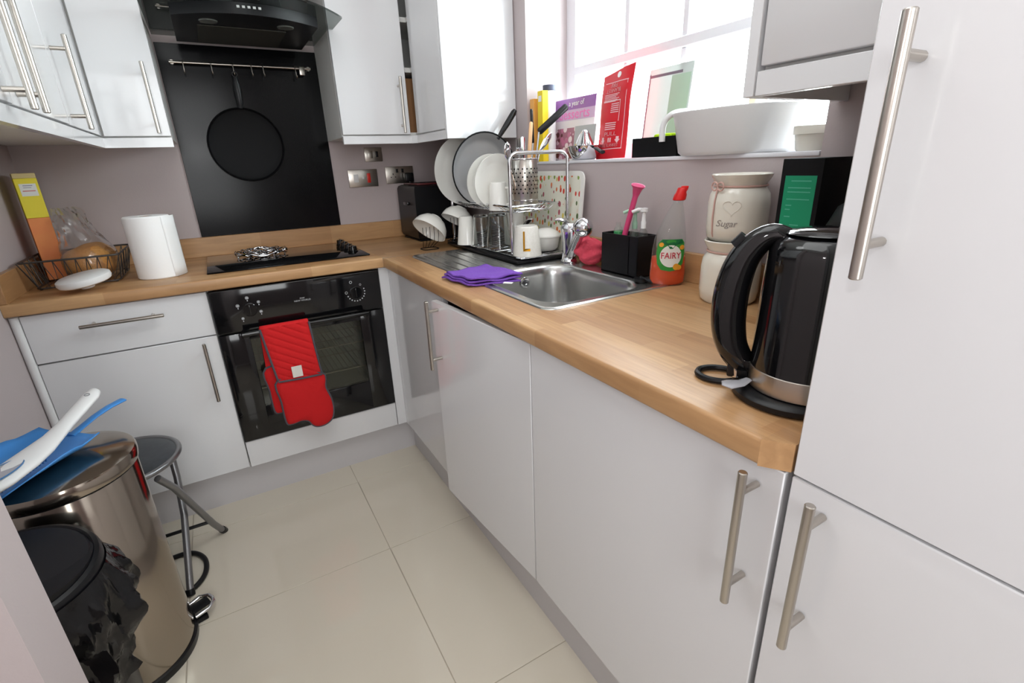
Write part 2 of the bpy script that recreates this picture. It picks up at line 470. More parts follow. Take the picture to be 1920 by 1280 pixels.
obj('slab', mb, WOODX, wt)
obj('joint_strip', bx(-.600, -.02, -.6035, -.6005, HW-TW, HW+.0006), STEEL, wt)
obj('upstand', bx(XL+.002, -.021, -.019, -.001, HW, HW+.082, bev=.0015, seg=1), WOODX, wt)
obj('upstand', bx(XL+.001, XL+.019, -.595, -.0195, HW, HW+.082, bev=.0015, seg=1), WOODY, wt)
wt2 = thing('worktop', 'oak block worktop run with inset sink below the window, chamfered corner at tall cupboard', 'worktop', (-.3, -1.4, HW-TW))
mb = MB()
prof_front(mb, 'y', -2.232, -.604, -.600, -.485, 1)
mb.box(-.085, -.001, -2.2635, -.604, HW-TW, HW); mb.box(-.485, -.085, -.68, -.604, HW-TW, HW); mb.box(-.485, -.085, -2.2635, -1.595, HW-TW, HW)
mb.prism([(-.485, -2.2635), (-.579, -2.2635), (-.600, -2.232), (-.485, -2.232)], HW-TW, HW)
obj('slab', mb, WOODY, wt2)
obj('upstand', bx(-.019, -.001, -2.2635, -.0195, HW, HW+.082, bev=.0015, seg=1), WOODY, wt2)

# ------------------------------------------------------------------ wall units
PZ0, PZ1, TOP = 1.338, 1.371, 2.08
# left corner wall unit
t = thing('corner_wall_cabinet', 'white gloss corner wall cabinet left of the cooker hood, two doors meeting in the corner', 'cabinet', (-1.5, -.3, PZ0))
mb = MB(); mb.box(XL+.003, -1.213, -.30, -.003, PZ1-.006, TOP); mb.box(XL+.003, -1.43, -.790, -.30, PZ1-.006, TOP)
obj('carcass', mb, CARC, t)
d = obj('door', bx(-1.404, -1.213, -.322, -.302, PZ1+.003, TOP, bev=.0015, seg=1), GLOSS, t)
handle(d, (-1.245, -.358, 1.381), (-1.245, -.358, 1.599), (0, -1, 0))
d = obj('door', bx(-1.428, -1.408, -.789, -.324, PZ1+.003, TOP, bev=.0015, seg=1), GLOSS, t)
handle(d, (-1.372, -.750, 1.366), (-1.372, -.750, 1.586), (1, 0, 0))
mb = MB(); mb.box(-1.41, -1.213, -.322, -.304, PZ0, PZ1-.002); mb.box(-1.426, -1.408, -.79, -.304, PZ0, PZ1-.002)
obj('light_pelmet', mb, GLOSS, t)
t = thing('wall_cabinet', 'white gloss double wall cabinet on left wall with two bar handles side by side', 'cabinet', (-1.58, -1.24, PZ0))
obj('carcass', bx(XL+.003, -1.43, -1.69, -.793, PZ1-.006, TOP), CARC, t)
d = obj('door', bx(-1.428, -1.408, -1.235, -.793, PZ1+.003, TOP, bev=.0015, seg=1), GLOSS, t)
handle(d, (-1.372, -1.195, 1.364), (-1.372, -1.195, 1.584), (1, 0, 0))
d = obj('door', bx(-1.428, -1.408, -1.69, -1.238, PZ1+.003, TOP, bev=.0015, seg=1), GLOSS, t)
handle(d, (-1.372, -1.278, 1.362), (-1.372, -1.278, 1.582), (1, 0, 0))
obj('light_pelmet', bx(-1.426, -1.408, -1.69, -.793, PZ0, PZ1-.002), GLOSS, t)
# right corner wall unit, folding door ajar
t = thing('corner_wall_cabinet', 'white gloss corner wall cabinet between hood and window, folding door standing ajar', 'cabinet', (-.3, -.3, PZ0))
mb = MB()
mb.box(-.622, -.605, -.302, -.004, PZ1-.006, TOP); mb.box(-.605, -.004, -.014, -.004, PZ1-.006, TOP)
mb.box(-.014, -.004, -.65, -.014, PZ1-.006, TOP); mb.box(-.605, -.014, -.300, -.014, PZ1-.006, PZ1+.012)
mb.box(-.300, -.014, -.65, -.300, PZ1-.006, PZ1+.012); mb.box(-.605, -.014, -.3, -.014, TOP-.016, TOP); mb.box(-.300, -.014, -.65, -.3, TOP-.016, TOP)
obj('carcass', mb, CARC, t)
for z in (1.627, 1.811):
    mb = MB(); mb.box(-.604, -.015, -.298, -.015, z-.009, z+.009); mb.box(-.298, -.015, -.648, -.298, z-.009, z+.009)
    obj('shelf', mb, CARC, t)
obj('end_panel', bx(-.312, -.003, -.668, -.652, PZ0, TOP, bev=.001, seg=1), GLOSS, t)
d = obj('door', bx(-.6215, -.333, -.322, -.303, PZ1+.003, TOP, bev=.0015, seg=1), GLOSS, t)
handle(d, (-.368, -.358, 1.378), (-.368, -.358, 1.593), (0, -1, 0))
mb = bx(-.312, -.293, -.650, -.346, PZ1+.003, TOP, bev=.0015, seg=1)
obj('door', mb, GLOSS, t)
mb = MB(); mb.box(-.622, -.33, -.322, -.304, PZ0, PZ1-.002); mb.prism([(-.33, -.322), (-.312, -.345), (-.296, -.345), (-.33, -.304)], PZ0, PZ1-.002)
mb.box(-.312, -.294, -.651, -.345, PZ0, PZ1-.002)
obj('light_pelmet', mb, GLOSS, t)
CARD = mat('brown_card', (150, 108, 72), .8)
tag(obj('cardboard_box', bx(-.42, -.25, -.270, -.10, PZ1+.0125, 1.60, bev=.002), CARD), 'brown cardboard box glimpsed inside the ajar corner wall cabinet', 'box')
# wall unit right of the window
t = thing('wall_cabinet', 'white gloss wall cabinet right of the window, beside the tall cupboard', 'cabinet', (-.15, -2.1, PZ0))
obj('carcass', bx(-.280, -.003, -2.2655, -1.952, PZ1-.006, TOP), CARC, t)
obj('end_panel', bx(-.302, -.003, -1.951, -1.930, PZ0-.006, TOP, bev=.001, seg=1), GLOSS, t)
obj('door', bx(-.300, -.281, -2.2655, -1.956, PZ1+.006, TOP, bev=.003, seg=2), GLOSS, t)
obj('light_pelmet', bx(-.300, -.282, -2.2655, -1.952, PZ0-.006, PZ1-.001, bev=.001, seg=1), GLOSS, t)

# ------------------------------------------------------------------ splashback, hood
tag(obj('splashback', bx(-1.208, -.621, -.008, -.001, 0.989, 1.724, bev=.001, seg=1), SPLASH), 'black glass splashback panel on the wall behind the hob', 'splashback')
t = thing('cooker_hood', 'black cooker hood with curved glass canopy above the splashback', 'hood', (-.91, -.001, 1.713))
def arc(n, x0, x1, ye, bow):
    P = []
    for i in range(n+1):
        u = -1+2*i/n; P.append((x0+(x1-x0)*i/n, ye-bow*(1-u*u)))
    return P
poly = [(-.690, -.10)] + [(-1.13, -.10)] + arc(16, -1.13, -.690, -.475, .085)
obj('body', (lambda m: (m.prism(poly, 1.7135, 1.746), m)[1])(MB()), BLKP, t)
mb = MB(); mb.prism([(-.605, -.02), (-1.208, -.02)] + arc(28, -1.208, -.605, -.487, .205), 1.7465, 1.7525)
mb.bm.verts.ensure_lookup_table()
obj('glass_canopy', mb, HOODG, t)
obj('chimney', bx(-1.05, -.77, -.28, -.003, 1.753, 2.38, bev=.004), BLKG, t)
FILT = mat('aluminium_mesh_filter', (70, 68, 62), .5, .6)
obj('grease_filter', bx(-1.06, -.785, -.385, -.125, 1.7105, 1.7134, bev=.001, seg=1), FILT, t)
LAMP = mat('lamp_lens', (88, 90, 86), .25)
for x in (-1.028, -.793):
    mb = MB(); mb.lathe([(0, -.003), (.026, -.003), (.028, 0)], (x, -.44, 1.7135), 20); obj('lamp', mb, LAMP, t)
BTN = mat('pale_button', (214, 216, 214), .3)
for k in range(5):
    x = -.942+k*.0155
    yy = -.475-.085*(1-((x+.91)/.22)**2)
    obj('button', bx(x-.004, x+.004, yy-.003, yy+.002, 1.730, 1.7365), BTN, t)

# utensil rail with hooks + pan
t = thing('utensil_rail', 'slim steel utensil rail with hooks on the black splashback', 'rail', (-.91, -.008, 1.655))
mb = MB(); mb.tube([(-1.172, -.034, 1.655), (-.655, -.034, 1.655)], .005, 10)
for x in (-1.163, -.664): mb.tube([(x, -.034, 1.655), (x, -.008, 1.655)], .008, 10)
obj('bar', mb, STEEL, t)
for x in (-1.127, -1.032, -.955, -.888, -.844, -.718):
    mb = MB(); pts = [(x, -.034+.008*math.cos(a), 1.655+.008*math.sin(a)) for a in [pi*k/6 for k in range(7)]]
    pts = [(x, -.027, 1.650)] + pts + [(x, -.043, 1.63)] + [(x, -.052+.009*math.cos(a), 1.624+.009*math.sin(a)) for a in [-pi*k/6 for k in range(7)]]
    obj('hook', (mb.tube(pts, .002, 6), mb)[1], STEEL, t)
obj('hook', bx(-.703, -.680, -.041, -.027, 1.628, 1.662, bev=.003), STEEL, t, )
t = thing('frying_pan', 'flat black crepe pan hanging by its handle against the splashback', 'pan', (-.962, -.03, 1.21))
Mp = Matrix.Translation((-.962, -.016, 1.353)) @ Matrix.Rotation(pi/2, 4, 'X')
mb = MB(); mb.lathe([(0, 0), (.12, 0), (.142, .012), (.146, .026), (.143, .028), (.138, .016), (.118, .006), (0, .006)], (0, 0, 0), 48, Mp)
obj('pan_body', mb, BLKM, t)
mb = MB(); mb.tube([(-.957, -.040, 1.495), (-.955, -.043, 1.52), (-.955, -.046, 1.57), (-.955, -.046, 1.612)], [.009, .013, .015, .009], 10, flat=.6, up=(0, 1, 0))
mb.tube([(-.955+.009*math.cos(a), -.046, 1.620+.009*math.sin(a)) for a in [2*pi*k/12 for k in range(12)]], .0025, 6, closed=True)
obj('pan_handle', mb, BLKP, t)

# sockets
def socket(label, x0, x1, z0, z1, kind):
    t = thing('wall_socket' if kind != 'spur' else 'wall_switch', label, 'socket' if kind != 'spur' else 'switch', ((x0+x1)/2, 0, z0))
    obj('plate', bx(x0, x1, -.008, -.0005, z0, z1, bev=.002), STEEL, t)
    xm, zm = (x0+x1)/2, (z0+z1)/2
    if kind == 'spur':
        obj('fuse_carrier', bx(xm-.026, xm-.004, -.0105, -.008, zm-.016, zm+.016, bev=.001), STEEL, t)
        obj('rocker', bx(xm+.010, xm+.022, -.0115, -.008, zm-.012, zm+.014, bev=.001), BLKP, t)
    elif kind == 'cooker':
        obj('switch_panel', bx(xm-.046, xm-.024, -.0115, -.008, zm-.018, zm+.018, bev=.001), WHITEP, t)
        obj('neon', bx(xm-.006, xm+.004, -.0105, -.008, zm-.004, zm+.006, bev=.001), WHITEP, t)
        obj('rocker', bx(xm+.018, xm+.034, -.0125, -.008, zm-.022, zm+.022, bev=.001), mat('red_switch', (220, 40, 24), .3), t)
    else:
        for s in (-1, 1):
            obj('rocker', bx(xm+s*.014-.006, xm+s*.014+.006, -.0115, -.008, zm+.010, zm+.028, bev=.001), BLKP, t)
            mb = MB()
            for dx, dz, w, h in ((0, .004, .004, .008), (-.011, -.010, .006, .004), (.011, -.010, .006, .004)):
                mb.box(xm+s*.035+dx-w/2, xm+s*.035+dx+w/2, -.0086, -.0078, zm+dz-h/2, zm+dz+h/2)
            obj('pin_hole', mb, BLKM, t)
    return t
socket('small square chrome fused switch plate just below the corner wall cabinet', -.462, -.376, 1.272, 1.336, 'spur')
socket('double-width chrome cooker switch plate with a red rocker', -.553, -.412, 1.158, 1.238, 'cooker')
socket('chrome double socket with a black plug, above the toaster', -.370, -.226, 1.166, 1.246, 'double')
t = thing('plug', 'black mains plug pushed into the double socket', 'plug', (-.262, -.009, 1.19))
obj('plug_body', bx(-.284, -.238, -.047, -.0125, 1.172, 1.214, bev=.006), BLKP, t)
mb = MB(); mb.tube([(-.261, -.04, 1.176), (-.262, -.045, 1.12), (-.27, -.035, 1.04), (-.28, -.035, .97), (-.29, -.045, .912)], .004, 8); obj('flex', mb, BLKP, t)

# ------------------------------------------------------------------ hob and oven
t = thing('hob', 'black glass ceramic hob set into the back worktop', 'hob', (-.915, -.29, HW))
obj('glass_plate', bx(-1.205, -.622, -.500, -.068, HW+.0005, HW+.006, bev=.002), BLKGLASS, t)
for k in range(4):
    y = -.155-k*.078
    mb = MB(); mb.lathe([(.021, 0), (.021, .004), (.018, .006), (.0165, .022), (.014, .024), (0, .024)], (-.664, y, HW+.0062), 24)
    mb.box(-.6675, -.6605, y-.018, y+.018, HW+.024, HW+.034, bev=.002)
    obj('knob', mb, BLKG, t)
# steel trivets / rings left on the hob
t = thing('wire_trivet', 'shiny steel openwork trivet lying on the hob', 'trivet', (-1.0, -.20, HW+.006))
mb = MB(); z = HW+.0085
C0 = Vector((-1.0, -.19, 0))
for rr in (.10, .066):
    mb.tube([(C0.x+rr*math.cos(a), C0.y+rr*math.sin(a), z+.012+.006*math.sin(5*a)) for a in [2*pi*k/60 for k in range(60)]], .0032, 8, closed=True)
for k in range(8):
    a = 2*pi*k/8; cx, cy = C0.x+.083*math.cos(a), C0.y+.083*math.sin(a)
    mb.tube([(cx+.016*math.cos(b), cy+.016*math.sin(b), z+.010+.007*math.cos(b-a)) for b in [2*pi*j/20 for j in range(20)]], .003, 8, closed=True)
for k in range(6):
    a = 2*pi*k/6+.3; cx, cy = C0.x+.034*math.cos(a), C0.y+.034*math.sin(a)
    mb.tube([(cx+.03*math.cos(b), cy+.03*math.sin(b), z+.014+.008*math.cos(b-a)) for b in [2*pi*j/24 for j in range(24)]], .003, 8, closed=True)
for k in range(4):
    a = 2*pi*k/4+.4; p = (C0.x+.1*math.cos(a), C0.y+.1*math.sin(a)); mb.tube([(p[0], p[1], z-.0022), (p[0], p[1], z+.012)], .004, 8)
obj('wire_frame', mb, CHROME, t)

ov = thing('oven', 'black built-in electric oven with glass door under the hob', 'oven', (-.917, -.57, .266))
OX0, OX1 = -1.2155, -.6205
mb = MB(); mb.box(OX0+.02, OX1-.02, -.545, -.06, .275, .855)
BZ = .265
m_shell = MB()
m_shell.box(OX0+.018, OX0+.03, -.556, -.06, BZ, .855); m_shell.box(OX1-.03, OX1-.018, -.556, -.06, BZ, .855)
m_shell.box(OX0+.03, OX1-.03, -.556, -.06, BZ, BZ+.02); m_shell.box(OX0+.03, OX1-.03, -.556, -.06, .70, .855); m_shell.box(OX0+.03, OX1-.03, -.08, -.06, BZ+.02, .70)
mb.bm.free()
CAV = mat('grey_enamel', (186, 186, 178), .45)
obj('cavity', m_shell, CAV, ov)
obj('control_panel', bx(OX0, OX1, -.592, -.558, .7035, .862, bev=.006, seg=3), BLKG, ov)
dr = MB()
gx0, gx1, gz0, gz1 = -1.118, -.718, .395, .668
dr.box(OX0, gx0, -.588, -.558, .268, .6985, bev=.003); dr.box(gx1, OX1, -.588, -.558, .268, .6985, bev=.003)
dr.box(gx0-.004, gx1+.004, -.588, -.558, .268, gz0, bev=.003); dr.box(gx0-.004, gx1+.004, -.588, -.558, gz1, .6985, bev=.003)
door = obj('oven_door', dr, BLKG, ov)
OVG = glass('oven_door_glass', (226, 228, 222), 1.0)
obj('door_glass', bx(gx0-.001, gx1+.001, -.584, -.580, gz0-.001, gz1+.001), OVG, door)
mb = MB(); mb.tube([(-1.14, -.628, .702), (-.69, -.628, .702)], .009, 12)
for x in (-1.13, -.70): mb.box(x-.012, x+.012, -.628, -.586, .688, .698, bev=.003)
obj('oven_handle', mb, BLKG, door)
mb = MB()
for zz in (.45, .56):
    for x in [-1.16+.02*k for k in range(25)]: mb.tube([(x, -.53, zz), (x, -.10, zz)], .0016, 5)
    for y in (-.53, -.32, -.10): mb.tube([(-1.175, y, zz), (-.66, y, zz)], .0028, 6)
obj('wire_shelf', mb, STEEL, ov)
PRINT = mat('white_print', (190, 192, 194), .5)
def ring(mb, c, r, w, M, n=20):
    mb.lathe([(r, 0), (r+w, 0), (r+w, .0004), (r, .0004), (r, 0)], (c[0], c[1], 0), n, M)
Mo = frame_m((0, -.5922, 0), (1, 0, 0), (0, 0, 1))
for x, z, nm in ((-1.098, .780, 'l'), (-.720, .783, 'r')):
    mb = MB(); mb.lathe([(.024, 0), (.024, .003), (.022, .005), (.0, .005)], (0, 0, 0), 28, Matrix.Translation((x, -.592, z)) @ Matrix.Rotation(pi/2, 4, 'X'))
    mb.box(x-.002, x+.002, -.5985, -.5965, z-.018, z+.018, bev=.0006)
    obj('control_knob', mb, BLKG, ov)
mb = MB()
for dx, dz, s in ((-.002, .042, 1), (-.036, .018, 1), (-.028, -.030, .8), (.032, .022, .9), (.034, -.014, .9)):
    x, z = -1.098+dx, .782+dz
    ring(mb, (x, z), .0045*s, .0012, Mo, 14); mb.box(x-.003*s, x+.003*s, -.5926, -.5921, z-.0022, z+.0022); mb.box(x-.0015, x+.0015, -.5926, -.5921, z-.012, z-.008)
for k in range(11):
    a = math.radians(200+k*18); mb.box(-.720+.034*math.cos(a)-.0022, -.720+.034*math.cos(a)+.0022, -.5926, -.5921, .783+.034*math.sin(a)-.0022, .783+.034*math.sin(a)+.0022)
ring(mb, (-.735, .826), .004, .0014, Mo, 14); ring(mb, (-.757, .787), .004, .0012, Mo, 14); ring(mb, (-.700, .812), .003, .001, Mo, 14)
obj('control_print', mb, PRINT, ov)
text('lettering', 'NEW WORLD', .0085, frame_m((-.919, -.5924, .785), (1, 0, 0), (0, 0, 1)), PRINT, ov, sx=1.1)
text('lettering', 'nw', .011, frame_m((-.919, -.5924, .7945), (1, 0, 0), (0, 0, 1)), PRINT, ov, sx=1.3)

# double oven glove on the handle
t = thing('oven_glove', 'red quilted double oven glove with grey binding over the oven handle', 'oven glove', (-1.0, -.64, .29))
def sheet(x0t, x1t, x0b, x1b, zt, zb, y, th, quilt, nx=30, nz=60, bot=None):
    """padded panel with quilting; returns MB. bot(u)->extra z"""
    mb = MB(); F = []; B = []
    for j in range(nz+1):
        v = j/nz; rf = []; rb = []
        for i in range(nx+1):
            u = i/nx
            x = (x0t+(x1t-x0t)*u)*(1-v)+(x0b+(x1b-x0b)*u)*v
            z = zt+(zb-zt)*v
            if bot: z += bot(u)*v**3
            e = min(1, 6*min(u, 1-u))**.5 if 0 < u < 1 else 0
            q = 0
            if quilt:
                k1 = abs(((x*.62+z)*34) % 1 - .5)*2
                q = -.0034*(max(0, k1-.72)/.28)
            yy = y-th*e-q*e+.004*math.sin(9*z)
            rf.append((x, yy, z)); rb.append((x, y+.003*e+.004*math.sin(9*z), z))
        F.append(rf); B.append(rb)
    mb.grid(F); mb.grid(B); 
    bmesh.ops.remove_doubles(mb.bm, verts=mb.bm.verts, dist=1e-5)
    return mb
obj('quilted_band', sheet(-1.082, -.918, -1.058, -.905, .716, .505, -.640, .006, True), RED, t)
# band passing over the bar to the back
mb = MB(); P = []
for j in range(9):
    a = pi*j/8; P.append([(-1.082+.164*i/10, -.628-.0135*math.cos(a), .709+.0125*math.sin(a)) for i in range(11)])
mb.grid(P); obj('fold', mb, RED, t, solid=.003)
def mitt(dx, dz, y, name, flip=1):
    out = [(-1.060, .512), (-.906, .505), (-.900, .44), (-.886, .385), (-.886, .335), (-.898, .300), (-.925, .283), (-.955, .283), (-.972, .296), (-.985, .318), (-1.01, .326), (-1.045, .322), (-1.062, .335), (-1.064, .42)]
    P = []
    n = len(out)                         # smooth outline
    for i in range(n):
        p0, p1, p2, p3 = (Vector(out[(i+k-1) % n]) for k in range(4))
        for k in range(4):
            tt = k/4; P.append(.5*((2*p1)+(-p0+p2)*tt+(2*p0-5*p1+4*p2-p3)*tt*tt+(-p0+3*p1-3*p2+p3)*tt**3))
    cx = sum(p.x for p in P)/len(P); cz = sum(p.y for p in P)/len(P)
    mb = MB(); rings = []
    for s_, d in ((1, 0), (.97, .006), (.85, .011), (.55, .014), (.25, .0155)):
        rings.append([mb.bm.verts.new((dx+cx+(p.x-cx)*s_, y-d, dz+cz+(p.y-cz)*s_)) for p in P])
    back = [mb.bm.verts.new((dx+cx+(p.x-cx)*.97, y+.006, dz+cz+(p.y-cz)*.97)) for p in P]
    m = len(P)
    for a, b in list(zip(rings, rings[1:]))+[(back, rings[0])]:
        for i in range(m): mb.face((a[i], a[(i+1) % m], b[(i+1) % m], b[i]))
    mb.face(rings[-1]); mb.face(list(reversed(back)))
    o = obj(name, mb, RED, t, sharp=70)
    bm_ = MB(); bm_.tube([(dx+p.x, y-.002, dz+p.y) for p in P], .0042, 6, closed=True)
    obj('binding', bm_, GREYTRIM, o)
mitt(0, 0, -.642, 'mitt')
mitt(-.03, .045, -.612, 'mitt')
obj('quilted_band', sheet(-1.084, -.93, -1.09, -.936, .712, .545, -.608, .004, False), RED, t)
for P in ([(-1.083, -.642, .714), (-1.072, -.644, .61), (-1.060, -.646, .508)], [(-.917, -.642, .714), (-.912, -.644, .61), (-.905, -.646, .508)], [(-1.060, -.652, .506), (-.98, -.657, .503), (-.905, -.652, .500)]):
    mb = MB(); mb.tube(P, .0038, 6); obj('binding', mb, GREYTRIM, t)
obj('care_label', bx(-1.008, -.972, -.6562, -.6548, .512, .556, bev=.0004, seg=1), mat('label_cloth', (226, 222, 214), .9), t)

# ------------------------------------------------------------------ sink and tap
t = thing('sink', 'stainless steel inset sink with drainer under the dish rack', 'sink', (-.28, -1.12, HW))
sx0, sx1, sy0, sy1 = -.502, -.062, -1.612, -.640
bxc, byc, bhx, bhy, br_ = -.300, -1.365, .168, .212, .085
def ray_rr(cx, cy, hx, hy, r, a):
    """distance from centre to a rounded rectangle along angle a (bisection)"""
    def inside(d):
        x, y = abs(d*math.cos(a)), abs(d*math.sin(a))
        if x > hx or y > hy: return False
        if x > hx-r and y > hy-r: return (x-hx+r)**2+(y-hy+r)**2 <= r*r
        return True
    lo, hi = 0, 2
    for _ in range(40):
        m = (lo+hi)/2
        if inside(m): lo = m
        else: hi = m
    return lo
N = 144
ocx, ocy, ohx, ohy = (sx0+sx1)/2, (sy0+sy1)/2, (sx1-sx0)/2, (sy1-sy0)/2
def outer_pt(a, inset):
    # ray from the bowl centre to the rounded outline of the sink
    dx, dy = math.cos(a), math.sin(a); lo, hi = 0, 2
    hx, hy, r = ohx-inset, ohy-inset, .035
    for _ in range(40):
        m = (lo+hi)/2; x, y = abs(bxc+dx*m-ocx), abs(byc+dy*m-ocy)
        ok = x <= hx and y <= hy and not (x > hx-r and y > hy-r and (x-hx+r)**2+(y-hy+r)**2 > r*r)
        if ok: lo = m
        else: hi = m
    return bxc+dx*lo, byc+dy*lo
angs = set(2*pi*k/N for k in range(N))
for cx, cy in ((sx0, sy0), (sx0, sy1), (sx1, sy0), (sx1, sy1)):
    a = math.atan2(cy-byc, cx-bxc) % (2*pi)
    for d in (-.05, -.025, -.012, 0, .012, .025, .05): angs.add((a+d) % (2*pi))
angs = sorted(angs)
mb = MB(); loops = []
for inset, z in ((0, HW+.0004), (.003, HW+.004), (.010, HW+.0045), (.016, HW+.0025)):
    loops.append([mb.bm.verts.new((*outer_pt(a, inset), z)) for a in angs])
for sc, z in ((1.03, HW+.0022), (1.0, HW+.0005), (.975, HW-.006), (.955, HW-.03), (.93, HW-.12), (.90, HW-.15), (.80, HW-.162), (.4, HW-.166), (.12, HW-.168)):
    loops.append([mb.bm.verts.new((bxc+sc*ray_rr(0, 0, bhx, bhy, br_, a)*math.cos(a), byc+sc*ray_rr(0, 0, bhx, bhy, br_, a)*math.sin(a), z)) for a in angs])
n = len(angs)
for a, b in zip(loops, loops[1:]):
    for i in range(n): mb.face((a[i], a[(i+1) % n], b[(i+1) % n], b[i]))
mb.face(loops[-1])
obj('basin', mb, SINKM, t, sharp=50)
mb = MB()
for k in range(9):
    x = -.46+k*.044
    mb.tube([(x, -.69, HW+.0015), (x, -.70, HW+.0025), (x, -1.08, HW+.0025), (x, -1.10, HW+.0012)], [.001, .0045, .0045, .001], 6, flat=.5, up=(0, 0, 1))
obj('drainer_ribs', mb, SINKM, t)
mb = MB(); mb.lathe([(0, 0), (.034, 0), (.040, .002), (.040, .004), (.030, .003), (0, .0015)], (bxc, byc, HW-.1675), 28); obj('waste', mb, CHROME, t)
Mv = Matrix.Translation((-.288, -1.1655, HW-.043)) @ Matrix.Rotation(math.radians(87), 4, 'X')
mb = MB(); mb.lathe([(0, .001), (.007, .001), (.008, .004), (.013, .004), (.017, .003), (.018, 0)], (0, 0, 0), 24, Mv); obj('overflow', mb, CHROME, t)

t = thing('tap', 'chrome mixer tap with ball-ended spout behind the sink', 'tap', (-.10, -1.165, HW+.003))
mb = MB(); mb.lathe([(0, 0), (.034, 0), (.034, .006), (.029, .012), (.026, .03), (.028, .075), (.032, .105), (.032, .120), (.024, .134), (0, .138)], (-.10, -1.165, HW+.003), 28)
obj('tap_body', mb, CHROME, t)
mb = MB(); mb.tube([(-.10, -1.165, HW+.128), (-.118, -1.158, HW+.146), (-.136, -1.150, HW+.151), (-.150, -1.144, HW+.149)], [.016, .015, .012, .008], 10, flat=.5, up=(0, 0, 1))
obj('lever', mb, CHROME, t)
mb = MB(); mb.tube([(-.103, -1.17, HW+.02), (-.115, -1.205, HW+.055), (-.130, -1.245, HW+.095), (-.142, -1.275, HW+.118)], [.018, .018, .017, .016], 14)
mb.sphere((-.150, -1.300, HW+.137), .031, 24)
obj('spout', mb, CHROME, t)

# ------------------------------------------------------------------ dish rack and what stands in it
RX0, RX1, RY0, RY1, RZ = -.262, -.035, -1.095, -.50, HW+.006
t = thing('dish_rack', 'two-tier chrome wire dish rack on the sink drainer', 'dish rack', (-.15, -.80, RZ))
obj('drip_tray', bx(RX0-.012, RX1+.006, RY0-.002, RY1+.01, RZ, RZ+.010, bev=.004), BLKP, t)
def loop_rect(mb, x0, x1, y0, y1, z, r, rc=.02):
    mb.tube([(x, y, z) for x, y in rrect(x0, x1, y0, y1, rc, 4)], r, 8, closed=True)
mb = MB(); loop_rect(mb, RX0, RX1, RY0, RY1, RZ+.018, .0042)
for k in range(18):
    y = RY0+.03+k*(RY1-RY0-.06)/17; mb.tube([(RX0, y, RZ+.018), (RX1, y, RZ+.018)], .0016, 5)
obj('lower_tray', mb, CHROME, t)
UZ = 1.098
mb = MB(); loop_rect(mb, RX0+.015, RX1, -1.02, RY1, UZ, .004); loop_rect(mb, RX0+.045, RX1-.03, -1.0, RY1-.02, UZ-.022, .003)
for k in range(20):
    y = -.99+k*.47/19
    mb.tube([(RX0+.015, y, UZ), (RX0+.05, y, UZ-.022), (RX1-.035, y, UZ-.022), (RX1, y, UZ)], .0015, 5)
obj('upper_tray', mb, CHROME, t)
for y, yb, top in ((-1.012, -1.086, 1.272), (-.506, -.506, 1.255)):
    mb = MB(); r = .028; xa, xb = RX0+.02, RX1-.018
    P = [(xa, y, RZ+.018)] + [(xa+r-r*math.cos(a), y, top-r+r*math.sin(a)) for a in [pi/2*k/6 for k in range(7)]] + [(xb-r+r*math.sin(a), y, top-r+r*math.cos(a)) for a in [pi/2*k/6 for k in range(7)]] + [(xb, y, RZ+.018)]
    P = [(x, y+(yb-y)*(x-xa)/(xb-xa), z) for x, _, z in P]
    mb.tube(P, .0066, 10); obj('end_frame', mb, CHROME, t)
def disc_m(c, tilt=0, yaw=0): return Matrix.Translation(c) @ Matrix.Rotation(yaw, 4, 'Z') @ Matrix.Rotation(pi/2+tilt, 4, 'X')
def plate(label, c, r, tilt, yaw, m, group=None, deep=.02):
    mb = MB(); mb.lathe([(0, 0), (.55*r, 0), (.62*r, .003), (.72*r, .006), (r, deep), (1.0*r, deep+.0025), (.70*r, .0095), (.60*r, .0055), (0, .004)], (0, 0, 0), 48, disc_m(c, tilt, yaw))
    return tag(obj('plate', mb, m, origin=(c[0], c[1], c[2]-r)), label, 'plate', group)
plate('large white dinner plate at the back of the dish rack, behind the frying pan', (-.200, -.552, UZ-.015+.140), .141, .10, .0, CERAM, deep=.026)
plate('small white side plate in the dish rack, directly in front of the frying pan', (-.208, -.775, UZ-.015+.099), .098, .12, .05, CERAM)
plate('small white side plate in the dish rack, frontmost plate beside the cutlery holder', (-.203, -.828, UZ-.015+.098), .098, .12, .05, CERAM)
t = thing('frying_pan', 'non-stick frying pan standing on edge in the dish rack, black handle upwards', 'pan', (-.168, -.68, UZ-.01))
Mp = disc_m((-.180, -.672, UZ-.012+.137), .10, .0)
PANI = mat('nonstick_window_sheen', (176, 176, 178), .3, .5)  # light grey puts the window's reflection into the black non-stick colour
mb = MB(); mb.lathe([(0, 0), (.10, 0), (.118, .006), (.137, .036), (.140, .038)], (0, 0, 0), 48, Mp); obj('pan_body', mb, BLKM, t)
mb = MB(); mb.lathe([(.1395, .0385), (.134, .036), (.115, .009), (.10, .0035), (0, .003)], (0, 0, 0), 48, Mp); obj('pan_interior', mb, PANI, t)
mb = MB(); mb.lathe([(.1385+.003*math.cos(a), .038+.003*math.sin(a)) for a in [2*pi*k/8 for k in range(9)]], (0, 0, 0), 48, Mp); obj('rim', mb, BLKM, t)
mb = MB(); mb.tube([(-.118, -.715, 1.332), (-.100, -.717, 1.356), (-.074, -.718, 1.388), (-.044, -.718, 1.426), (-.036, -.718, 1.436)], [.007, .010, .012, .012, .008], 12, flat=.7, up=(0, 1, 0))
obj('pan_handle', mb, BLKP, t)
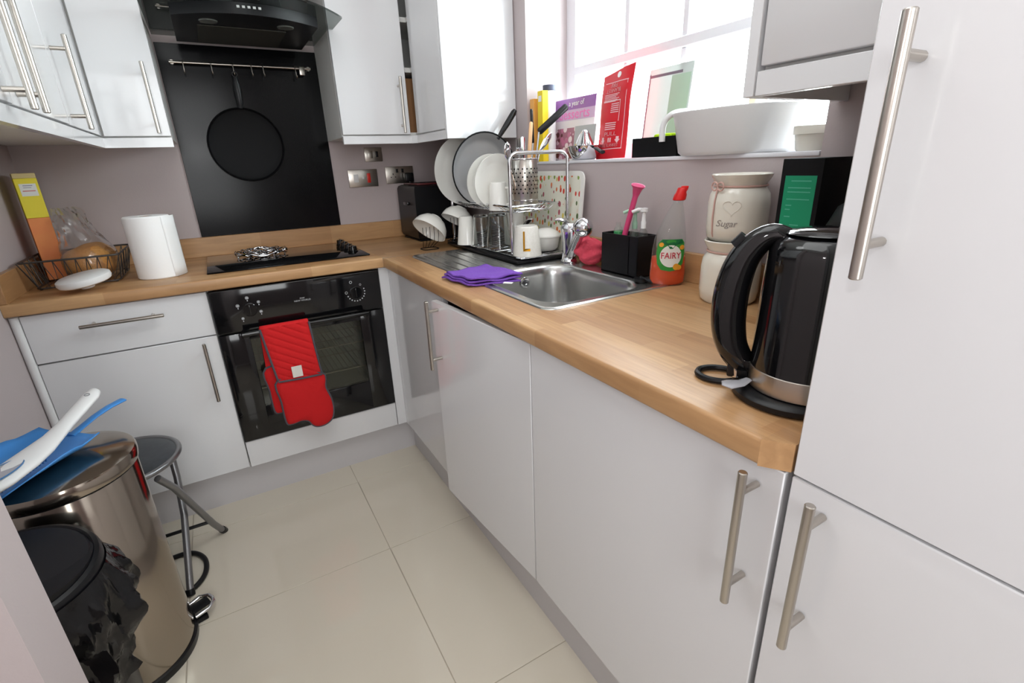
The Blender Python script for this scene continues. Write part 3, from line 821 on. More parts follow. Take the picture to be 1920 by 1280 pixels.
def cup(name, label, cat, c, r0, r1, h, m, group=None, handle=None, wall=.0035, inverted=True, hm=None, foot=0):
    """tumbler/mug; r0 at base, r1 at rim; inverted stands on its rim"""
    pr = [(0, 0), (r0*.9, 0), (r0, h*.05), (r1, h), (r1-wall, h), (r0-wall, h*.08), (0, h*.06)]
    t = thing(name, label, cat, c, group=group)
    mb = MB(); n0 = mb.lathe(pr, (0, 0, 0), 32)
    if inverted: mb.xf(0, Matrix.Translation((0, 0, h)) @ Matrix.Rotation(pi, 4, 'X'))
    obj('cup_body', mb, m, t, local=True)
    if handle is not None:
        a = handle; d = Vector((math.cos(a), math.sin(a), 0)); mb = MB()
        rm = (r0+r1)/2
        mb.tube([d*(rm-.002)+Vector((0, 0, h*.2)), d*(rm+.018)+Vector((0, 0, h*.22)), d*(rm+.028)+Vector((0, 0, h*.5)), d*(rm+.018)+Vector((0, 0, h*.78)), d*(rm-.002)+Vector((0, 0, h*.8))], .005, 8)
        obj('cup_handle', mb, hm or m, t, local=True)
    return t
LZ = RZ+.0205
cup('mug', 'plain white mug upside down at the left end of the lower rack tier', 'mug', (-.258, -.668, LZ), .028, .041, .112, CERAM)
cup('tumbler', 'narrow clear glass tumbler upside down in the lower rack tier', 'glass', (-.232, -.752, LZ), .029, .040, .122, GLASSC)
cup('tumbler', 'wider clear glass tumbler upside down in the lower rack tier, behind rack upright', 'glass', (-.208, -.850, LZ), .037, .050, .132, GLASSC)
cup('mug', 'white mug upside down behind the clear tumblers in the lower rack tier', 'mug', (-.105, -.800, LZ), .037, .041, .130, CERAM, handle=0.3)
cup('mug', 'white mug upside down against the small plates on the upper rack tier', 'mug', (-.218, -.880, UZ-.020), .031, .037, .098, CERAM, handle=-1.0)
SPECK = mat('speckled_white_ceramic', (236, 233, 226), .2, noise=(140, (214, 210, 200), (1, 1, 1)))
GOLD = mat('gold_print', (206, 150, 40), .2, .9)
t = cup('mug', 'white speckled mug with a gold letter at the front of the rack', 'mug', (-.208, -1.058, LZ), .040, .051, .102, SPECK, handle=.6)
Mg = frame_m((-.208-.0465*math.sin(math.radians(36))*1.02, -1.058-.0465*math.cos(math.radians(36))*1.02, LZ+.050), (math.cos(math.radians(-36)), math.sin(math.radians(-36)), 0), (.06, .09, 1))
text('gold_letter', 'L', .098, Mg, GOLD, t, sx=.62, warp=lambda p: Vector((p.x, p.y, p.z-p.x*p.x*11)))
t = thing('casserole_dish', 'white oval lidded dish on the lower rack tier beside the tap', 'dish', (-.098, -1.015, LZ))
mb = MB(); mb.lathe([(0, 0), (.036, 0), (.046, .010), (.053, .048), (.057, .050), (.057, .053), (.050, .053)], (-.098, -1.012, LZ), 36); obj('dish', mb, CERAM, t)
mb = MB(); mb.lathe([(.0565, .0535), (.054, .060), (.035, .074), (.018, .080), (0, .081)], (-.098, -1.012, LZ), 36); obj('lid', mb, CERAM, t)
t = thing('serving_tongs', 'steel flat-bladed tongs leaning behind the speckled mug in the rack', 'tongs', (-.13, -.95, LZ))
mb = MB(); n0 = mb.box(-.010, .010, -.075, .075, -.001, .001, bev=.0004, seg=1); mb.xf(n0, Matrix.Translation((-.15, -.945, LZ+.085)) @ Euler((math.radians(-25), 0, math.radians(-12))).to_matrix().to_4x4())
n0 = mb.box(-.010, .010, -.070, .075, -.001, .001, bev=.0004, seg=1); mb.xf(n0, Matrix.Translation((-.15, -.940, LZ+.070)) @ Euler((math.radians(-20), 0, math.radians(-12))).to_matrix().to_4x4())
obj('blades', mb, CHROME, t)

# cutlery holder
CHX, CHY, CHR, CH0, CH1 = -.152, -.957, .050, UZ-.004, 1.255
t = thing('cutlery_holder', 'perforated steel cutlery cylinder at the end of the upper rack tier', 'cutlery holder', (CHX, CHY, CH0))
mb = MB(); mb.lathe([(0, .002), (CHR-.003, .002), (CHR, .006), (CHR, CH1-CH0-.002), (CHR-.001, CH1-CH0), (CHR-.002, CH1-CH0-.002), (CHR-.002, .008), (0, .004)], (CHX, CHY, CH0), 40); obj('cylinder', mb, STEEL, t)
mb = MB()
for j in range(7):
    for k in range(20):
        a = 2*pi*(k+.5*(j % 2))/20; c = Vector((CHX+(CHR+.0003)*math.cos(a), CHY+(CHR+.0003)*math.sin(a), CH0+.045+j*.0135))
        mb.lathe([(0, .0002), (.0030, .0002), (.0030, 0)], (0, 0, 0), 8, frame_m(c, (-math.sin(a), math.cos(a), 0), (0, 0, 1)))
o = obj('perforations', mb, BLKM, t); tag(o, kind='stuff')
mb = MB()
for z in (CH0+.020, CH1-.003): mb.tube([(CHX+(CHR+.001)*math.cos(a), CHY+(CHR+.001)*math.sin(a), z) for a in [2*pi*k/32 for k in range(32)]], .0022, 6, closed=True)
obj('rim', mb, CHROME, t)
def cx_(u): return -.216+(u-950)*.0023
def cz_(v): return 1.262+(295-v)*.00174
def stick(name, label, cat, u0, v0, u1, v1, r, m, y0=-.957, y1=-.957, flat=.4, head=None, hm=None, group=None):
    """utensil standing in the holder: (u0,v0) lower, (u1,v1) upper end seen"""
    a = Vector((cx_(u0), y0, cz_(v0))); b = Vector((cx_(u1), y1, cz_(v1))); d = (b-a).normalized()
    base = Vector((CHX+max(-.03, min(.03, (a.x-CHX)*.5)), CHY+max(-.03, min(.03, (a.y-CHY)*.8)), CH0+.012))
    t = thing(name, label, cat, base, group=group)
    if head is None:
        mb = MB(); L = (b-base).length; d = (b-base).normalized()
        mb.tube([base, base+d*L*.25, base+d*L*.75, b-d*.004, b], [r*.7, r*.8, r, r*.9, r*.5], 10, flat=flat, up=(0, 1, 0)); obj('handle', mb, m, t)
    else:
        mb = MB(); mb.tube([base, a], [.003, .0035], 8); obj('shank', mb, hm or CHROME, t)
        if head == 'grip':
            mb = MB(); mb.tube([a, a+d*.006, b-d*.006, b], [r*.8, r, r, r*.7], 12, flat=flat, up=(0, 1, 0)); obj('handle', mb, m, t)
        elif head == 'spoon':
            mb = MB(); L = (b-a).length; P = []
            mb.tube([a, a+d*L*.2, a+d*L*.5, a+d*L*.8, b], [.003, r*.7, r, r*.85, .002], 12, flat=.22, up=(0, 1, 0)); obj('bowl', mb, m, t)
        elif head == 'fork':
            mb = MB(); L = (b-a).length; s = d.cross(Vector((0, 1, 0))).normalized()
            for k in (-1.5, -.5, .5, 1.5): mb.tube([a+d*L*.3+s*k*r*.5, b+s*k*r*.55], [.0016, .001], 6)
            mb.tube([a, a+d*L*.2, a+d*L*.4], [.003, r, r], 8, flat=.3, up=(0, 1, 0)); obj('tines', mb, m, t)
    return t
stick('fish_slice', 'utensil with a broad black grip slanting over the purple book', 'utensil', 1006, 250, 1052, 202, .0125, BLKP, y0=-.962, y1=-.985, head='grip', flat=.6)
stick('tablespoon', 'steel tablespoon with bowl upward at the left side of the cutlery holder', 'spoon', 946, 302, 943, 268, .014, CHROME, y0=-.975, y1=-.985, head='spoon')
stick('dinner_fork', 'steel fork standing tines up in the cutlery holder', 'fork', 968, 292, 966, 262, .011, CHROME, y0=-.965, y1=-.97, head='fork')
stick('table_knife', 'steel table knife standing blade up in the cutlery holder', 'knife', 978, 292, 977, 258, .010, CHROME, y0=-.955, y1=-.96, flat=.2)
stick('wooden_spoon', 'pale wooden spoon leaning left in the cutlery holder', 'spoon', 990, 292, 997, 230, .008, mat('beech_wood', (222, 178, 134), .6), y0=-.945, y1=-.945, flat=.6)
stick('skewer_knife', 'thin black-handled knife standing upright in the cutlery holder', 'knife', 1001, 270, 999, 206, .0055, BLKP, y0=-.94, y1=-.94, head='grip', flat=.7)
stick('slotted_spoon', 'steel ladle handle slanting right below the broad black grip', 'utensil', 1012, 285, 1035, 250, .012, CHROME, y0=-.945, y1=-.945, head='spoon')

# wire stands with upturned bowls (left of the rack)
def bowl_stand(label, c, m_dir, r, foot):
    t = thing('bowl', label, 'bowl', c)
    z = -Vector(m_dir).normalized()                     # closed side direction
    x = z.orthogonal().normalized(); M = frame_m(c, x, z.cross(x)); M = frame_m(c, M.col[0].xyz, M.col[1].xyz)
    pr = [(0, r*.86), (r*.32, r*.85), (r*.36, r*.89), (r*.39, r*.83), (r*.66, r*.70), (r*.88, r*.42), (r*.97, r*.18), (r, 0), (r*.96, 0), (r*.92, r*.18), (r*.83, r*.40), (r*.62, r*.64), (r*.3, r*.77), (0, r*.78)]
    mb = MB(); mb.lathe(pr, (0, 0, 0), 36, M); obj('bowl_body', mb, CERAM, t)
    return t
def wire_stand(label, c, foot):
    t = thing('wire_stand', label, 'stand', foot)
    c = Vector(c); f = Vector(foot); mb = MB()
    for k in range(5):
        dx = (k-2)*.017
        p = c+Vector((dx, -.012-.004*abs(k-2), -.012)); mb.tube([p+Vector((0, .0, .030)), p+Vector((0, 0, -.004)), p+Vector((0.002, .014, -.034)), Vector((f.x+dx*.6, f.y+.03, f.z+.004))], .0012, 6)
    mb.tube([(f.x+x, f.y+y, f.z+.003) for x, y in rrect(-.035, .035, -.022, .040, .018, 4)], .002, 6, closed=True)
    obj('wires', mb, BLKM, t)
b1 = (-.375, -.545, .985); bowl_stand('white bowl propped upside down on wire stand, leftmost beside the rack', b1, (-.62, -.22, -.68), .076, None)
wire_stand('black wire stand under the leftmost white bowl', b1, (-.375, -.545, HW+.001))
b2 = (-.262, -.580, 1.018); bowl_stand('white bowl propped upside down in the far left end of the dish rack', b2, (-.50, -.10, -.80), .068, None)
wire_stand('black wire stand under the white bowl in the left end of the dish rack', b2, (-.262, -.580, LZ+.0005))

# patterned worktop saver behind the rack
VEG = spots('vegetable_print', (226, 224, 208), [(206, 64, 44), (226, 120, 66), (126, 152, 64), (214, 196, 92), (90, 110, 60), (176, 84, 96), (226, 214, 196)], 58, .36, (1, 1, .62))
Mc = frame_m((-.048, -.91, HW+.006), (0, -1, 0), (.085, 0, 1))
t = thing('chopping_board', 'cream chopping board printed with vegetables, leaning on the wall behind the rack', 'chopping board', (-.05, -.91, HW+.004))
mb = MB(); mb.prism(rrect(-.24, .24, 0, .296, .03), 0, .005, Mc); obj('board', mb, CERAM, t)
mb = MB(); mb.prism(rrect(-.222, .222, .016, .280, .02), .005, .0056, Mc); obj('printed_face', mb, VEG, t)

# ------------------------------------------------------------------ things round the sink
t = thing('sink_caddy', 'black rectangular sink caddy behind the sink holding brush and soap', 'caddy', (-.075, -1.42, HW+.003))
mb = MB(); x0, x1, y0, y1, z0, z1 = -.112, -.038, -1.502, -1.345, HW+.004, HW+.124
mb.box(x0, x1, y0, y1, z0, z0+.004); w = .003
mb.box(x0, x0+w, y0, y1, z0, z1, bev=.001, seg=1); mb.box(x1-w, x1, y0, y1, z0, z1, bev=.001, seg=1); mb.box(x0, x1, y0, y0+w, z0, z1, bev=.001, seg=1); mb.box(x0, x1, y1-w, y1, z0, z1, bev=.001, seg=1)
mb.box(x0, x1, -1.468, -1.465, z0, z1-.004)
obj('container', mb, BLKP, t)
t = thing('dish_brush', 'pink long-handled brush with flared hollow end in the caddy', 'brush', (-.085, -1.395, HW+.01))
mb = MB(); A = Vector((-.085, -1.388, HW+.03)); B = Vector((-.085, -1.462, 1.160))
mb.tube([A, A.lerp(B, .5), A.lerp(B, .9), B, B+(B-A).normalized()*.008], [.009, .008, .008, .014, .0205], 14)
obj('handle', mb, PINKB, t)
mb = MB(); d = (B-A).normalized(); mb.lathe([(0, .002), (.012, .002), (.019, .009), (.020, .0095)], (0, 0, 0), 20, frame_m(B, d.orthogonal(), d.cross(d.orthogonal()))); obj('flared_end', mb, mat('pale_pink_plastic', (244, 150, 186), .4), t)
CLEARP = glass('clear_plastic', (248, 250, 248), 1.0, .06, frost=.05)
GREENL = mat('green_soap', (40, 160, 84), .25); LABELW = mat('white_label', (236, 236, 230), .5)
def pump(label, c, r, h, liquid_m, liquid_h, pump_m, lab_m=None):
    t = thing('soap_dispenser', label, 'soap dispenser', c)
    mb = MB(); mb.lathe([(0, 0), (r, 0), (r, h*.8), (r*.8, h*.93), (r*.4, h), (r*.4, h+.012)], (0, 0, 0), 24); obj('bottle', mb, CLEARP, t, local=True)
    if liquid_m: mb = MB(); mb.lathe([(0, .002), (r-.002, .002), (r-.002, liquid_h), (0, liquid_h)], (0, 0, 0), 24); obj('liquid', mb, liquid_m, t, local=True)
    mb = MB(); mb.lathe([(0, h), (r*.5, h), (r*.5, h+.018), (.006, h+.022), (.005, h+.045), (.011, h+.047), (.011, h+.056), (0, h+.058)], (0, 0, 0), 18)
    mb.tube([(0, 0, h+.051), (-.012, .012, h+.053), (-.024, .024, h+.046)], [.006, .005, .0045], 8); obj('pump', mb, pump_m, t, local=True)
    if lab_m: mb = MB(); mb.lathe([(r+.0006, h*.35), (r+.0006, h*.72)], (0, 0, 0), 24); obj('label', mb, lab_m, t, local=True)
pump('clear soap dispenser with white pump in the right side of the caddy', (-.076, -1.484, HW+.009), .015, .135, None, 0, WHITEP)
pump('green soap dispenser with pale green pump behind the pink brush', (-.060, -1.432, HW+.009), .0165, .128, GREENL, .100, mat('pale_green_pump', (170, 214, 186), .4), mat('blue_label', (24, 70, 130), .4))
t = thing('soap_bottle', 'small bottle of green soap at the left side of the caddy', 'bottle', (-.066, -1.368, HW+.009))
mb = MB(); mb.lathe([(0, 0), (.016, 0), (.016, .11), (.012, .125), (.007, .132), (.007, .142), (0, .142)], (0, 0, 0), 22); obj('bottle', mb, CLEARP, t, local=True)
mb = MB(); mb.lathe([(0, .002), (.014, .002), (.014, .116), (0, .116)], (0, 0, 0), 22); obj('liquid', mb, GREENL, t, local=True)

# pink dish cloth in a small holder
t = thing('dish_cloth', 'crumpled pinkish-red dish cloth behind the sink, left of the black caddy', 'cloth', (-.085, -1.255, HW+.004))
rnd = random.Random(4)
mb = MB(); mb.sphere((0, 0, 0), 1.0, 48)
for v in mb.bm.verts:
    x, y, z = v.co
    a = math.atan2(y, x); f = 1+.07*math.sin(3*a+4*z)+.04*math.sin(5*z+2*a+1.3)
    fold = .085*math.sin(8*(z+.5*math.sin(a)))+.05*math.sin(14*(y+.5*x))
    v.co = Vector((x*.043*(f+fold), y*.052*(f+fold)*(1+.15*z), .046+z*.044*(f)))
    v.co.z = max(v.co.z, 0.0005)
obj('folded_cloth', mb, PINKC, t, local=True, sharp=180)
# washing-up liquid
t = thing('washing_up_bottle', 'clear bottle of orange washing-up liquid with red cap and green-white label', 'bottle', (-.082, -1.590, HW+.0003), (0, 0, math.radians(-35)))
def body(mb, sc, z0, z1, cap=True):
    pr = [(0, 0), (.040, 0), (.046, .006), (.0475, .03), (.0455, .07), (.0435, .10), (.041, .125), (.034, .155), (.025, .185), (.017, .208), (.0125, .218), (.0125, .232)]
    P = []
    for r, z in pr:
        if z0 <= z <= z1: P.append((max(0, r-sc) if r else 0, z))
    return P
mb = MB(); mb.lathe(body(mb, 0, 0, 1), (0, 0, 0), 36, sx=1.02, sy=.62); obj('bottle', mb, CLEARP, t, local=True)
ORL = mat('orange_liquid', (244, 84, 26), .15, trans=.2, ior=1.33)
mb = MB(); mb.lathe([(0, .003), (.038, .003), (.0445, .008), (.046, .03), (.0445, .065), (.0435, .078), (0, .078)], (0, 0, 0), 36, sx=1.02, sy=.62); obj('liquid', mb, ORL, t, local=True)
mb = MB(); mb.lathe([(.0145, .226), (.0165, .228), (.0160, .240), (.013, .246), (.0125, .256), (.011, .258), (0, .258)], (0, 0, 0), 24); mb.box(-.004, .014, -.006, .006, .250, .262, bev=.002); obj('cap', mb, mat('red_cap', (214, 24, 20), .35), t, local=True)
def fy(x, off): return -.0465*.62*math.sqrt(max(0, 1-(x/.0485)**2))-off
def curved_poly(poly, off, nz=None):
    mb = MB(); b = mb.bm
    f = mb.poly([(x, 0, z) for x, z in poly]); bmesh.ops.triangulate(b, faces=b.faces)
    bmesh.ops.subdivide_edges(b, edges=b.edges, cuts=2)
    for v in b.verts: v.co.y = fy(v.co.x, off+.0015)
    return mb
LG = mat('label_green', (56, 150, 62), .4); LDG = mat('label_dark_green', (22, 110, 62), .4); LOR = mat('label_orange', (240, 168, 52), .4)
ell = lambda cx, cz, a, b, n=28: [(cx+a*math.cos(2*pi*k/n), cz+b*math.sin(2*pi*k/n)) for k in range(n)]
lab = [(-.026, .128), (.026, .128), (.034, .118), (.037, .092), (.034, .062), (.024, .046), (0, .042), (-.024, .046), (-.034, .062), (-.037, .092), (-.034, .118)]
l0 = obj('label', curved_poly(lab, 0), LG, t, local=True)
obj('label_band', curved_poly([(-.025, .1275), (.025, .1275), (.031, .117), (.010, .113), (.004, .103), (-.004, .103), (-.010, .113), (-.031, .117)], .0003), LDG, l0, local=True)
obj('label_disc', curved_poly(ell(0, .083, .0285, .030), .0002), LABELW, l0, local=True)
for cx, cz, r in ((-.026, .114, .006), (.029, .106, .0065), (.016, .054, .009), (.024, .052, .007)):
    obj('fruit', curved_poly(ell(cx, cz, r, r, 12), .0005), LOR, l0, local=True)
text('lettering', 'FAIRY', .024, XF[t.name] @ frame_m((0, 0, .084), (1, 0, .0), (0, 0, 1)), mat('fairy_red', (196, 34, 62), .4), l0, sx=.86, warp=lambda p: Vector((p.x, p.y, -fy(p.x, .0024)+p.z)))

for o_ in [c for c in t.children]+[g for c in t.children for g in c.children]:
    for v in o_.data.vertices: v.co.x += .085*max(0, v.co.z-.11)+.9*max(0, v.co.z-.11)**2*.6
t = thing('sink_plug', 'small black rubber plug with tab on the sink edge, right of the black caddy', 'plug', (-.125, -1.545, HW+.005))
mb = MB(); mb.lathe([(0, 0), (.019, 0), (.0205, .003), (.0195, .009), (.012, .011), (0, .011)], (-.128, -1.535, HW+.0048), 24); obj('stopper', mb, BLKP, t)
mb = MB(); mb.tube([(-.128, -1.535, HW+.017), (-.124, -1.552, HW+.012), (-.118, -1.575, HW+.009)], .0045, 8); obj('tab', mb, BLKP, t)
# purple cloth over the sink edge
t = thing('microfibre_cloth', 'folded purple microfibre cloth lying over the front edge of sink', 'cloth', (-.50, -1.17, HW+.005))
for k, (z, s, cz) in enumerate(((HW+.0062, 1.0, 0), (HW+.0135, .97, .4), (HW+.0208, .95, .9))):
    C = [Vector((-.566, -1.125)), Vector((-.545, -1.275)), Vector((-.395, -1.325)), Vector((-.408, -1.095))]
    ctr = sum(C, Vector((0, 0)))/4; C = [ctr+(c-ctr)*s+Vector((.004*k, -.003*k)) for c in C]
    P = []
    for i in range(23):
        u = i/22; row = []
        for j in range(19):
            v = j/18; a = C[0].lerp(C[3], u); b = C[1].lerp(C[2], u); p = a.lerp(b, v)
            wob = .0016*math.sin(9*u+3*v+cz*4)+.0013*math.sin(13*v-5*u+cz)
            droop = -.0 if True else 0
            e = min(u, 1-u, v, 1-v); rise = .003*(1-min(1, e*7))*(.4+.6*math.sin(7*u+cz+5*v)**2)
            row.append((p.x+.003*math.sin(11*v+cz), p.y+.004*math.sin(8*u+cz*2), z+wob+rise+(.006*u*v*k/2)))
        P.append(row)
    mb = MB(); mb.grid(P); obj('fold', mb, PURPLE, t, solid=.0052, sharp=180)
obj('care_tag', (lambda m: (m.xf(m.box(-.014, .014, -.006, .006, -.0003, .0003), Matrix.Translation((-.445, -1.330, HW+.0105)) @ Euler((.1, 0, -.9)).to_matrix().to_4x4()), m)[1])(MB()), LABELW, t)

# ------------------------------------------------------------------ jars, box, pod machine, kettle
def jar(label, c, s, letter):
    t = thing('storage_jar', label, 'jar', c)
    pr = [(0, 0), (.056, 0), (.064, .008), (.067, .03), (.067, .085), (.064, .105), (.056, .117), (.0535, .121), (.0545, .125), (.063, .139), (.0655, .146), (.063, .148), (.058, .143), (.050, .125), (.055, .112), (.060, .09), (.060, .03), (.05, .01), (0, .008)]
    mb = MB(); mb.lathe([(r*s, z*s) for r, z in pr], (0, 0, 0), 48); obj('jar_body', mb, CREAMC, t, local=True)
    return t
j1 = jar('cream ceramic jar on the worktop, lower of two stacked jars', (-.093, -1.795, HW), 1.0, '')
j2 = jar('cream ceramic storage jar with heart and cord bow, stacked on top', (-.083, -1.790, HW+.1465), 1.0, '')
CORD = mat('pink_cord', (206, 168, 158), .8)
for j, bow in ((j1, False), (j2, True)):
    mb = MB(); mb.tube([(.0560*math.cos(a), .0560*math.sin(a), .1215) for a in [2*pi*k/40 for k in range(40)]], .0022, 6, closed=True)
    if bow:
        a = math.radians(168); d = Vector((math.cos(a), math.sin(a), 0)); q = d*.060+Vector((0, 0, .122)); s = Vector((-d.y, d.x, 0))
        for sg in (-1, 1): mb.tube([q+s*sg*.012*(1-math.cos(b))*.8+Vector((0, 0, .009*math.sin(b)))+d*.004 for b in [2*pi*k/14 for k in range(15)]], .0018, 6)
        mb.tube([q+d*.003, q+d*.008+Vector((0, 0, -.03)), q+d*.010+Vector((0, 0, -.07)), q+d*.007+Vector((0, 0, -.104)), q+d*.004+Vector((0, 0, -.112))], .0018, 6)
    obj('cord', mb, CORD, j, local=True)
INK = mat('grey_print', (150, 142, 136), .6)
vj = math.radians(228)
def jar_print(j, zc):
    o = XF[j.name].translation
    M = frame_m((o.x+.0672*math.cos(vj), o.y+.0672*math.sin(vj), o.z), (-math.sin(vj), math.cos(vj), 0), (0, 0, 1))
    wp = lambda p: Vector((p.x, p.y, p.z-(.0672-math.sqrt(max(1e-6, .0672**2-p.x**2)))+.0004))
    text('lettering', 'Sugar', .020, M @ Matrix.Translation((0, .042, 0)), INK, j, sx=.9, shear=.25, warp=lambda p: wp(Vector((p.x-.034, p.y, p.z))))
    mb = MB(); P = []
    for k in range(40):
        a = 2*pi*k/40; P.append(M @ wp(Vector((-.026+.0011*16*math.sin(a)**3, .078+.0011*(13*math.cos(a)-5*math.cos(2*a)-2*math.cos(3*a)-math.cos(4*a)), -.0016))))
    mb.tube(P, .0016, 6, closed=True); obj('embossed_heart', mb, CREAMC, j)
jar_print(j2, 0); 
t = thing('gift_box', 'tall black gift box with a green label behind the jars', 'box', (-.08, -1.95, HW))
obj('box_body', bx(-.125, -.022, -1.992, -1.910, HW+.0003, 1.229, bev=.0015), BLKM, t)
GRN = mat('green_label', (12, 152, 108), .5)
l0 = obj('label', bx(-.1256, -.1249, -1.983, -1.920, 1.095, 1.197), GRN, t)
Ml = frame_m((-.1258, -1.9515, 1.146), (0, -1, 0), (0, 0, 1))
mb = MB()
for k, (wd, z) in enumerate(((.040, .041), (.046, .028), (.046, .020), (.046, .006), (.012, -.006), (.010, -.014), (.012, -.028), (.018, -.044))):
    x0 = -.023 if k else -.018
    if k == 7: x0 = -.009
    mb.box(x0, x0+wd, z-.0010, z+.0010, 0, .0003)
mb.xf(0, Ml); obj('label_print', mb, mat('pale_green_print', (86, 186, 156), .5), l0)
t = thing('pod_machine', 'rounded black appliance behind the kettle, half hidden by the tall cupboard', 'appliance', (-.14, -2.13, HW))
mb = MB(); mb.lathe([(0, 0), (.088, 0), (.092, .01), (.092, .17), (.088, .205), (.074, .240), (.045, .262), (0, .268)], (-.13, -2.115, HW), 40); obj('housing', mb, BLKM, t)
mb = MB(); mb.tube([(-.13+.0915*math.cos(a), -2.115+.0915*math.sin(a), HW+.185) for a in [2*pi*k/40 for k in range(40)]], .002, 6, closed=True); obj('seam', mb, BLKG, t)
obj('indicator', bx(-.222, -.216, -2.145, -2.135, HW+.19, HW+.21, bev=.001), mat('orange_indicator', (230, 70, 20), .4), t)

KX, KY = -.450, -2.190
t = thing('kettle', 'glossy black cordless kettle on the worktop beside the tall cupboard', 'kettle', (KX, KY, HW))
hd = Vector((-.52, .855, 0)).normalized()                 # handle direction
K0 = Vector((KX, KY, HW)); sd = Vector((-hd.y, hd.x, 0))
kb = Vector((-.458, -2.182, HW))
mb = MB(); mb.lathe([(0, .0004), (.077, .0004), (.0812, .004), (.0812, .011), (.077, .0155), (.068, .017), (0, .017)], kb, 56); obj('power_base', mb, BLKP, t)
mb = MB(); mb.lathe([(0, .0175), (.068, .0175), (.0705, .022), (.0705, .05), (.0700, .09), (.0690, .15), (.0675, .198), (.0660, .213), (.061, .2245), (.046, .2335), (.023, .238), (0, .239)], K0, 64); obj('kettle_body', mb, BLKG, t)
mb = MB(); mb.lathe([(.0706, .018), (.0714, .019), (.0714, .047), (.0706, .048)], K0, 64); obj('steel_band', mb, STEEL, t)
mb = MB(); mb.lathe([(.050, .2350), (.046, .2385), (.025, .2415), (0, .2425)], K0, 40); obj('lid', mb, BLKG, t)
mb = MB()
prof = [(.042, .227), (.062, .231), (.080, .221), (.096, .197), (.105, .163), (.108, .125), (.105, .091), (.097, .064), (.083, .044), (.070, .036)]
mb.tube(spl([K0+hd*r+Vector((0, 0, z)) for r, z in prof], 4), splr([.012, .015, .018, .021, .0235, .0245, .024, .022, .019, .014], 4), 20, flat=1.0)
obj('kettle_handle', mb, BLKG, t, sharp=60)
mb = MB(); mb.tube([K0+hd*.096+Vector((0, 0, .227)), K0+hd*.108+Vector((0, 0, .213))], .010, 12); obj('lid_release', mb, BLKP, t)
CLR = mat('clear_switch_lever', (206, 206, 212), .15, trans=.5)
mb = MB(); n0 = mb.box(-.018, .012, -.014, .014, .0185, .046, bev=.004); mb.xf(n0, Matrix.Translation(K0+hd*.088) @ Matrix.Rotation(math.atan2(hd.y, hd.x), 4, 'Z')); obj('switch_block', mb, BLKP, t)
fr_ = (Vector((-1.13, -2.54, 0))-Vector((KX, KY, 0))).normalized()
q = K0+hd*.086+fr_*.006
mb = MB(); mb.tube([q+Vector((0, 0, .020)), q+hd*.004+Vector((0, 0, .052))], .0085, 12); obj('steel_clip', mb, CHROME, t)
P0 = K0+hd*.066+fr_*.030+Vector((0, 0, .027))
mb = MB(); mb.tube([P0, P0+fr_*.012+hd*.008+Vector((0, 0, -.003)), P0+fr_*.020+hd*.022+Vector((0, 0, -.004)), P0+fr_*.022+hd*.032+Vector((0, 0, -.003))], [.006, .009, .0125, .006], 12, flat=.35, up=(0, 0, 1)); obj('switch_lever', mb, CLR, t)
mb = MB(); mb.tube(spl([(-.455, -2.085, HW+.0055), (-.470, -2.060, HW+.0055), (-.492, -2.050, HW+.0055), (-.512, -2.060, HW+.0055), (-.517, -2.082, HW+.0055), (-.505, -2.103, HW+.0055), (-.487, -2.112, HW+.006)], 6), .005, 8)
obj('cord', mb, BLKP, t)

# toaster in the corner
t = thing('toaster', 'black toaster in the corner below the double socket', 'toaster', (-.2, -.19, HW))
mb = MB(); mb.prism([(-.335, -.30), (-.09, -.30), (-.09, -.055), (-.335, -.055)], HW+.008, 1.160, bev=.018); obj('housing', mb, BLKP, t)
mb = MB(); mb.box(-.325, -.10, -.29, -.065, HW+.0005, HW+.008, bev=.002); obj('foot', mb, BLKM, t)
obj('top_plate', bx(-.31, -.115, -.275, -.08, 1.1605, 1.168, bev=.003), mat('dark_red_enamel', (92, 34, 36), .35), t)
for y in (-.215, -.140): obj('slot', bx(-.29, -.135, y-.014, y+.014, 1.1682, 1.1695), BLKM, t)
mb = MB(); mb.box(-.347, -.336, -.22, -.16, 1.07, 1.085, bev=.003); obj('lever', mb, BLKG, t)

# ------------------------------------------------------------------ window board things
t = thing('cling_film_box', 'slim orange carton standing at left end of the window board', 'carton', (.025, -.770, SZ))
obj('carton', bx(.008, .030, -.786, -.757, SZ+.0003, 1.47, bev=.001, seg=1), mat('orange_card', (232, 168, 84), .5), t)
t = thing('foil_box', 'slim bright yellow carton standing behind the cutlery at window board', 'carton', (.02, -.82, SZ))
obj('carton', bx(.010, .036, -.842, -.808, SZ+.0003, 1.492, bev=.001, seg=1), mat('yellow_card', (238, 206, 30), .5), t)
obj('emblem', bx(.0094, .0101, -.835, -.815, 1.455, 1.475), LABELW, t)
t = thing('spray_bottle', 'white tube with dark cap behind the yellow carton on window board', 'bottle', (.06, -.80, SZ))
mb = MB(); mb.lathe([(0, 0), (.026, 0), (.026, .24), (.022, .252), (0, .252)], (.062, -.810, SZ+.0003), 24); obj('bottle', mb, WHITEP, t)
mb = MB(); mb.lathe([(0, .2525), (.024, .2525), (.024, .272), (0, .274)], (.062, -.810, SZ+.0003), 24); obj('cap', mb, mat('slate_cap', (70, 74, 96), .4), t)
BOOKP = mat('purple_cover', (150, 96, 168), .35); BOOKK = mat('pink_print', (238, 120, 190), .4)
t = thing('cookbook', 'purple and white dessert cookbook standing on the window board', 'book', (.09, -.90, SZ))
Mb = frame_m((.098, -.90, SZ+.0003), (0, -1, 0), (.10, 0, 1))
mb = MB(); mb.prism([(-.125, 0), (.125, 0), (.125, .222), (-.125, .222)], -.028, 0, Mb, bev=.001); obj('book_block', mb, mat('book_white', (232, 226, 228), .4), t)
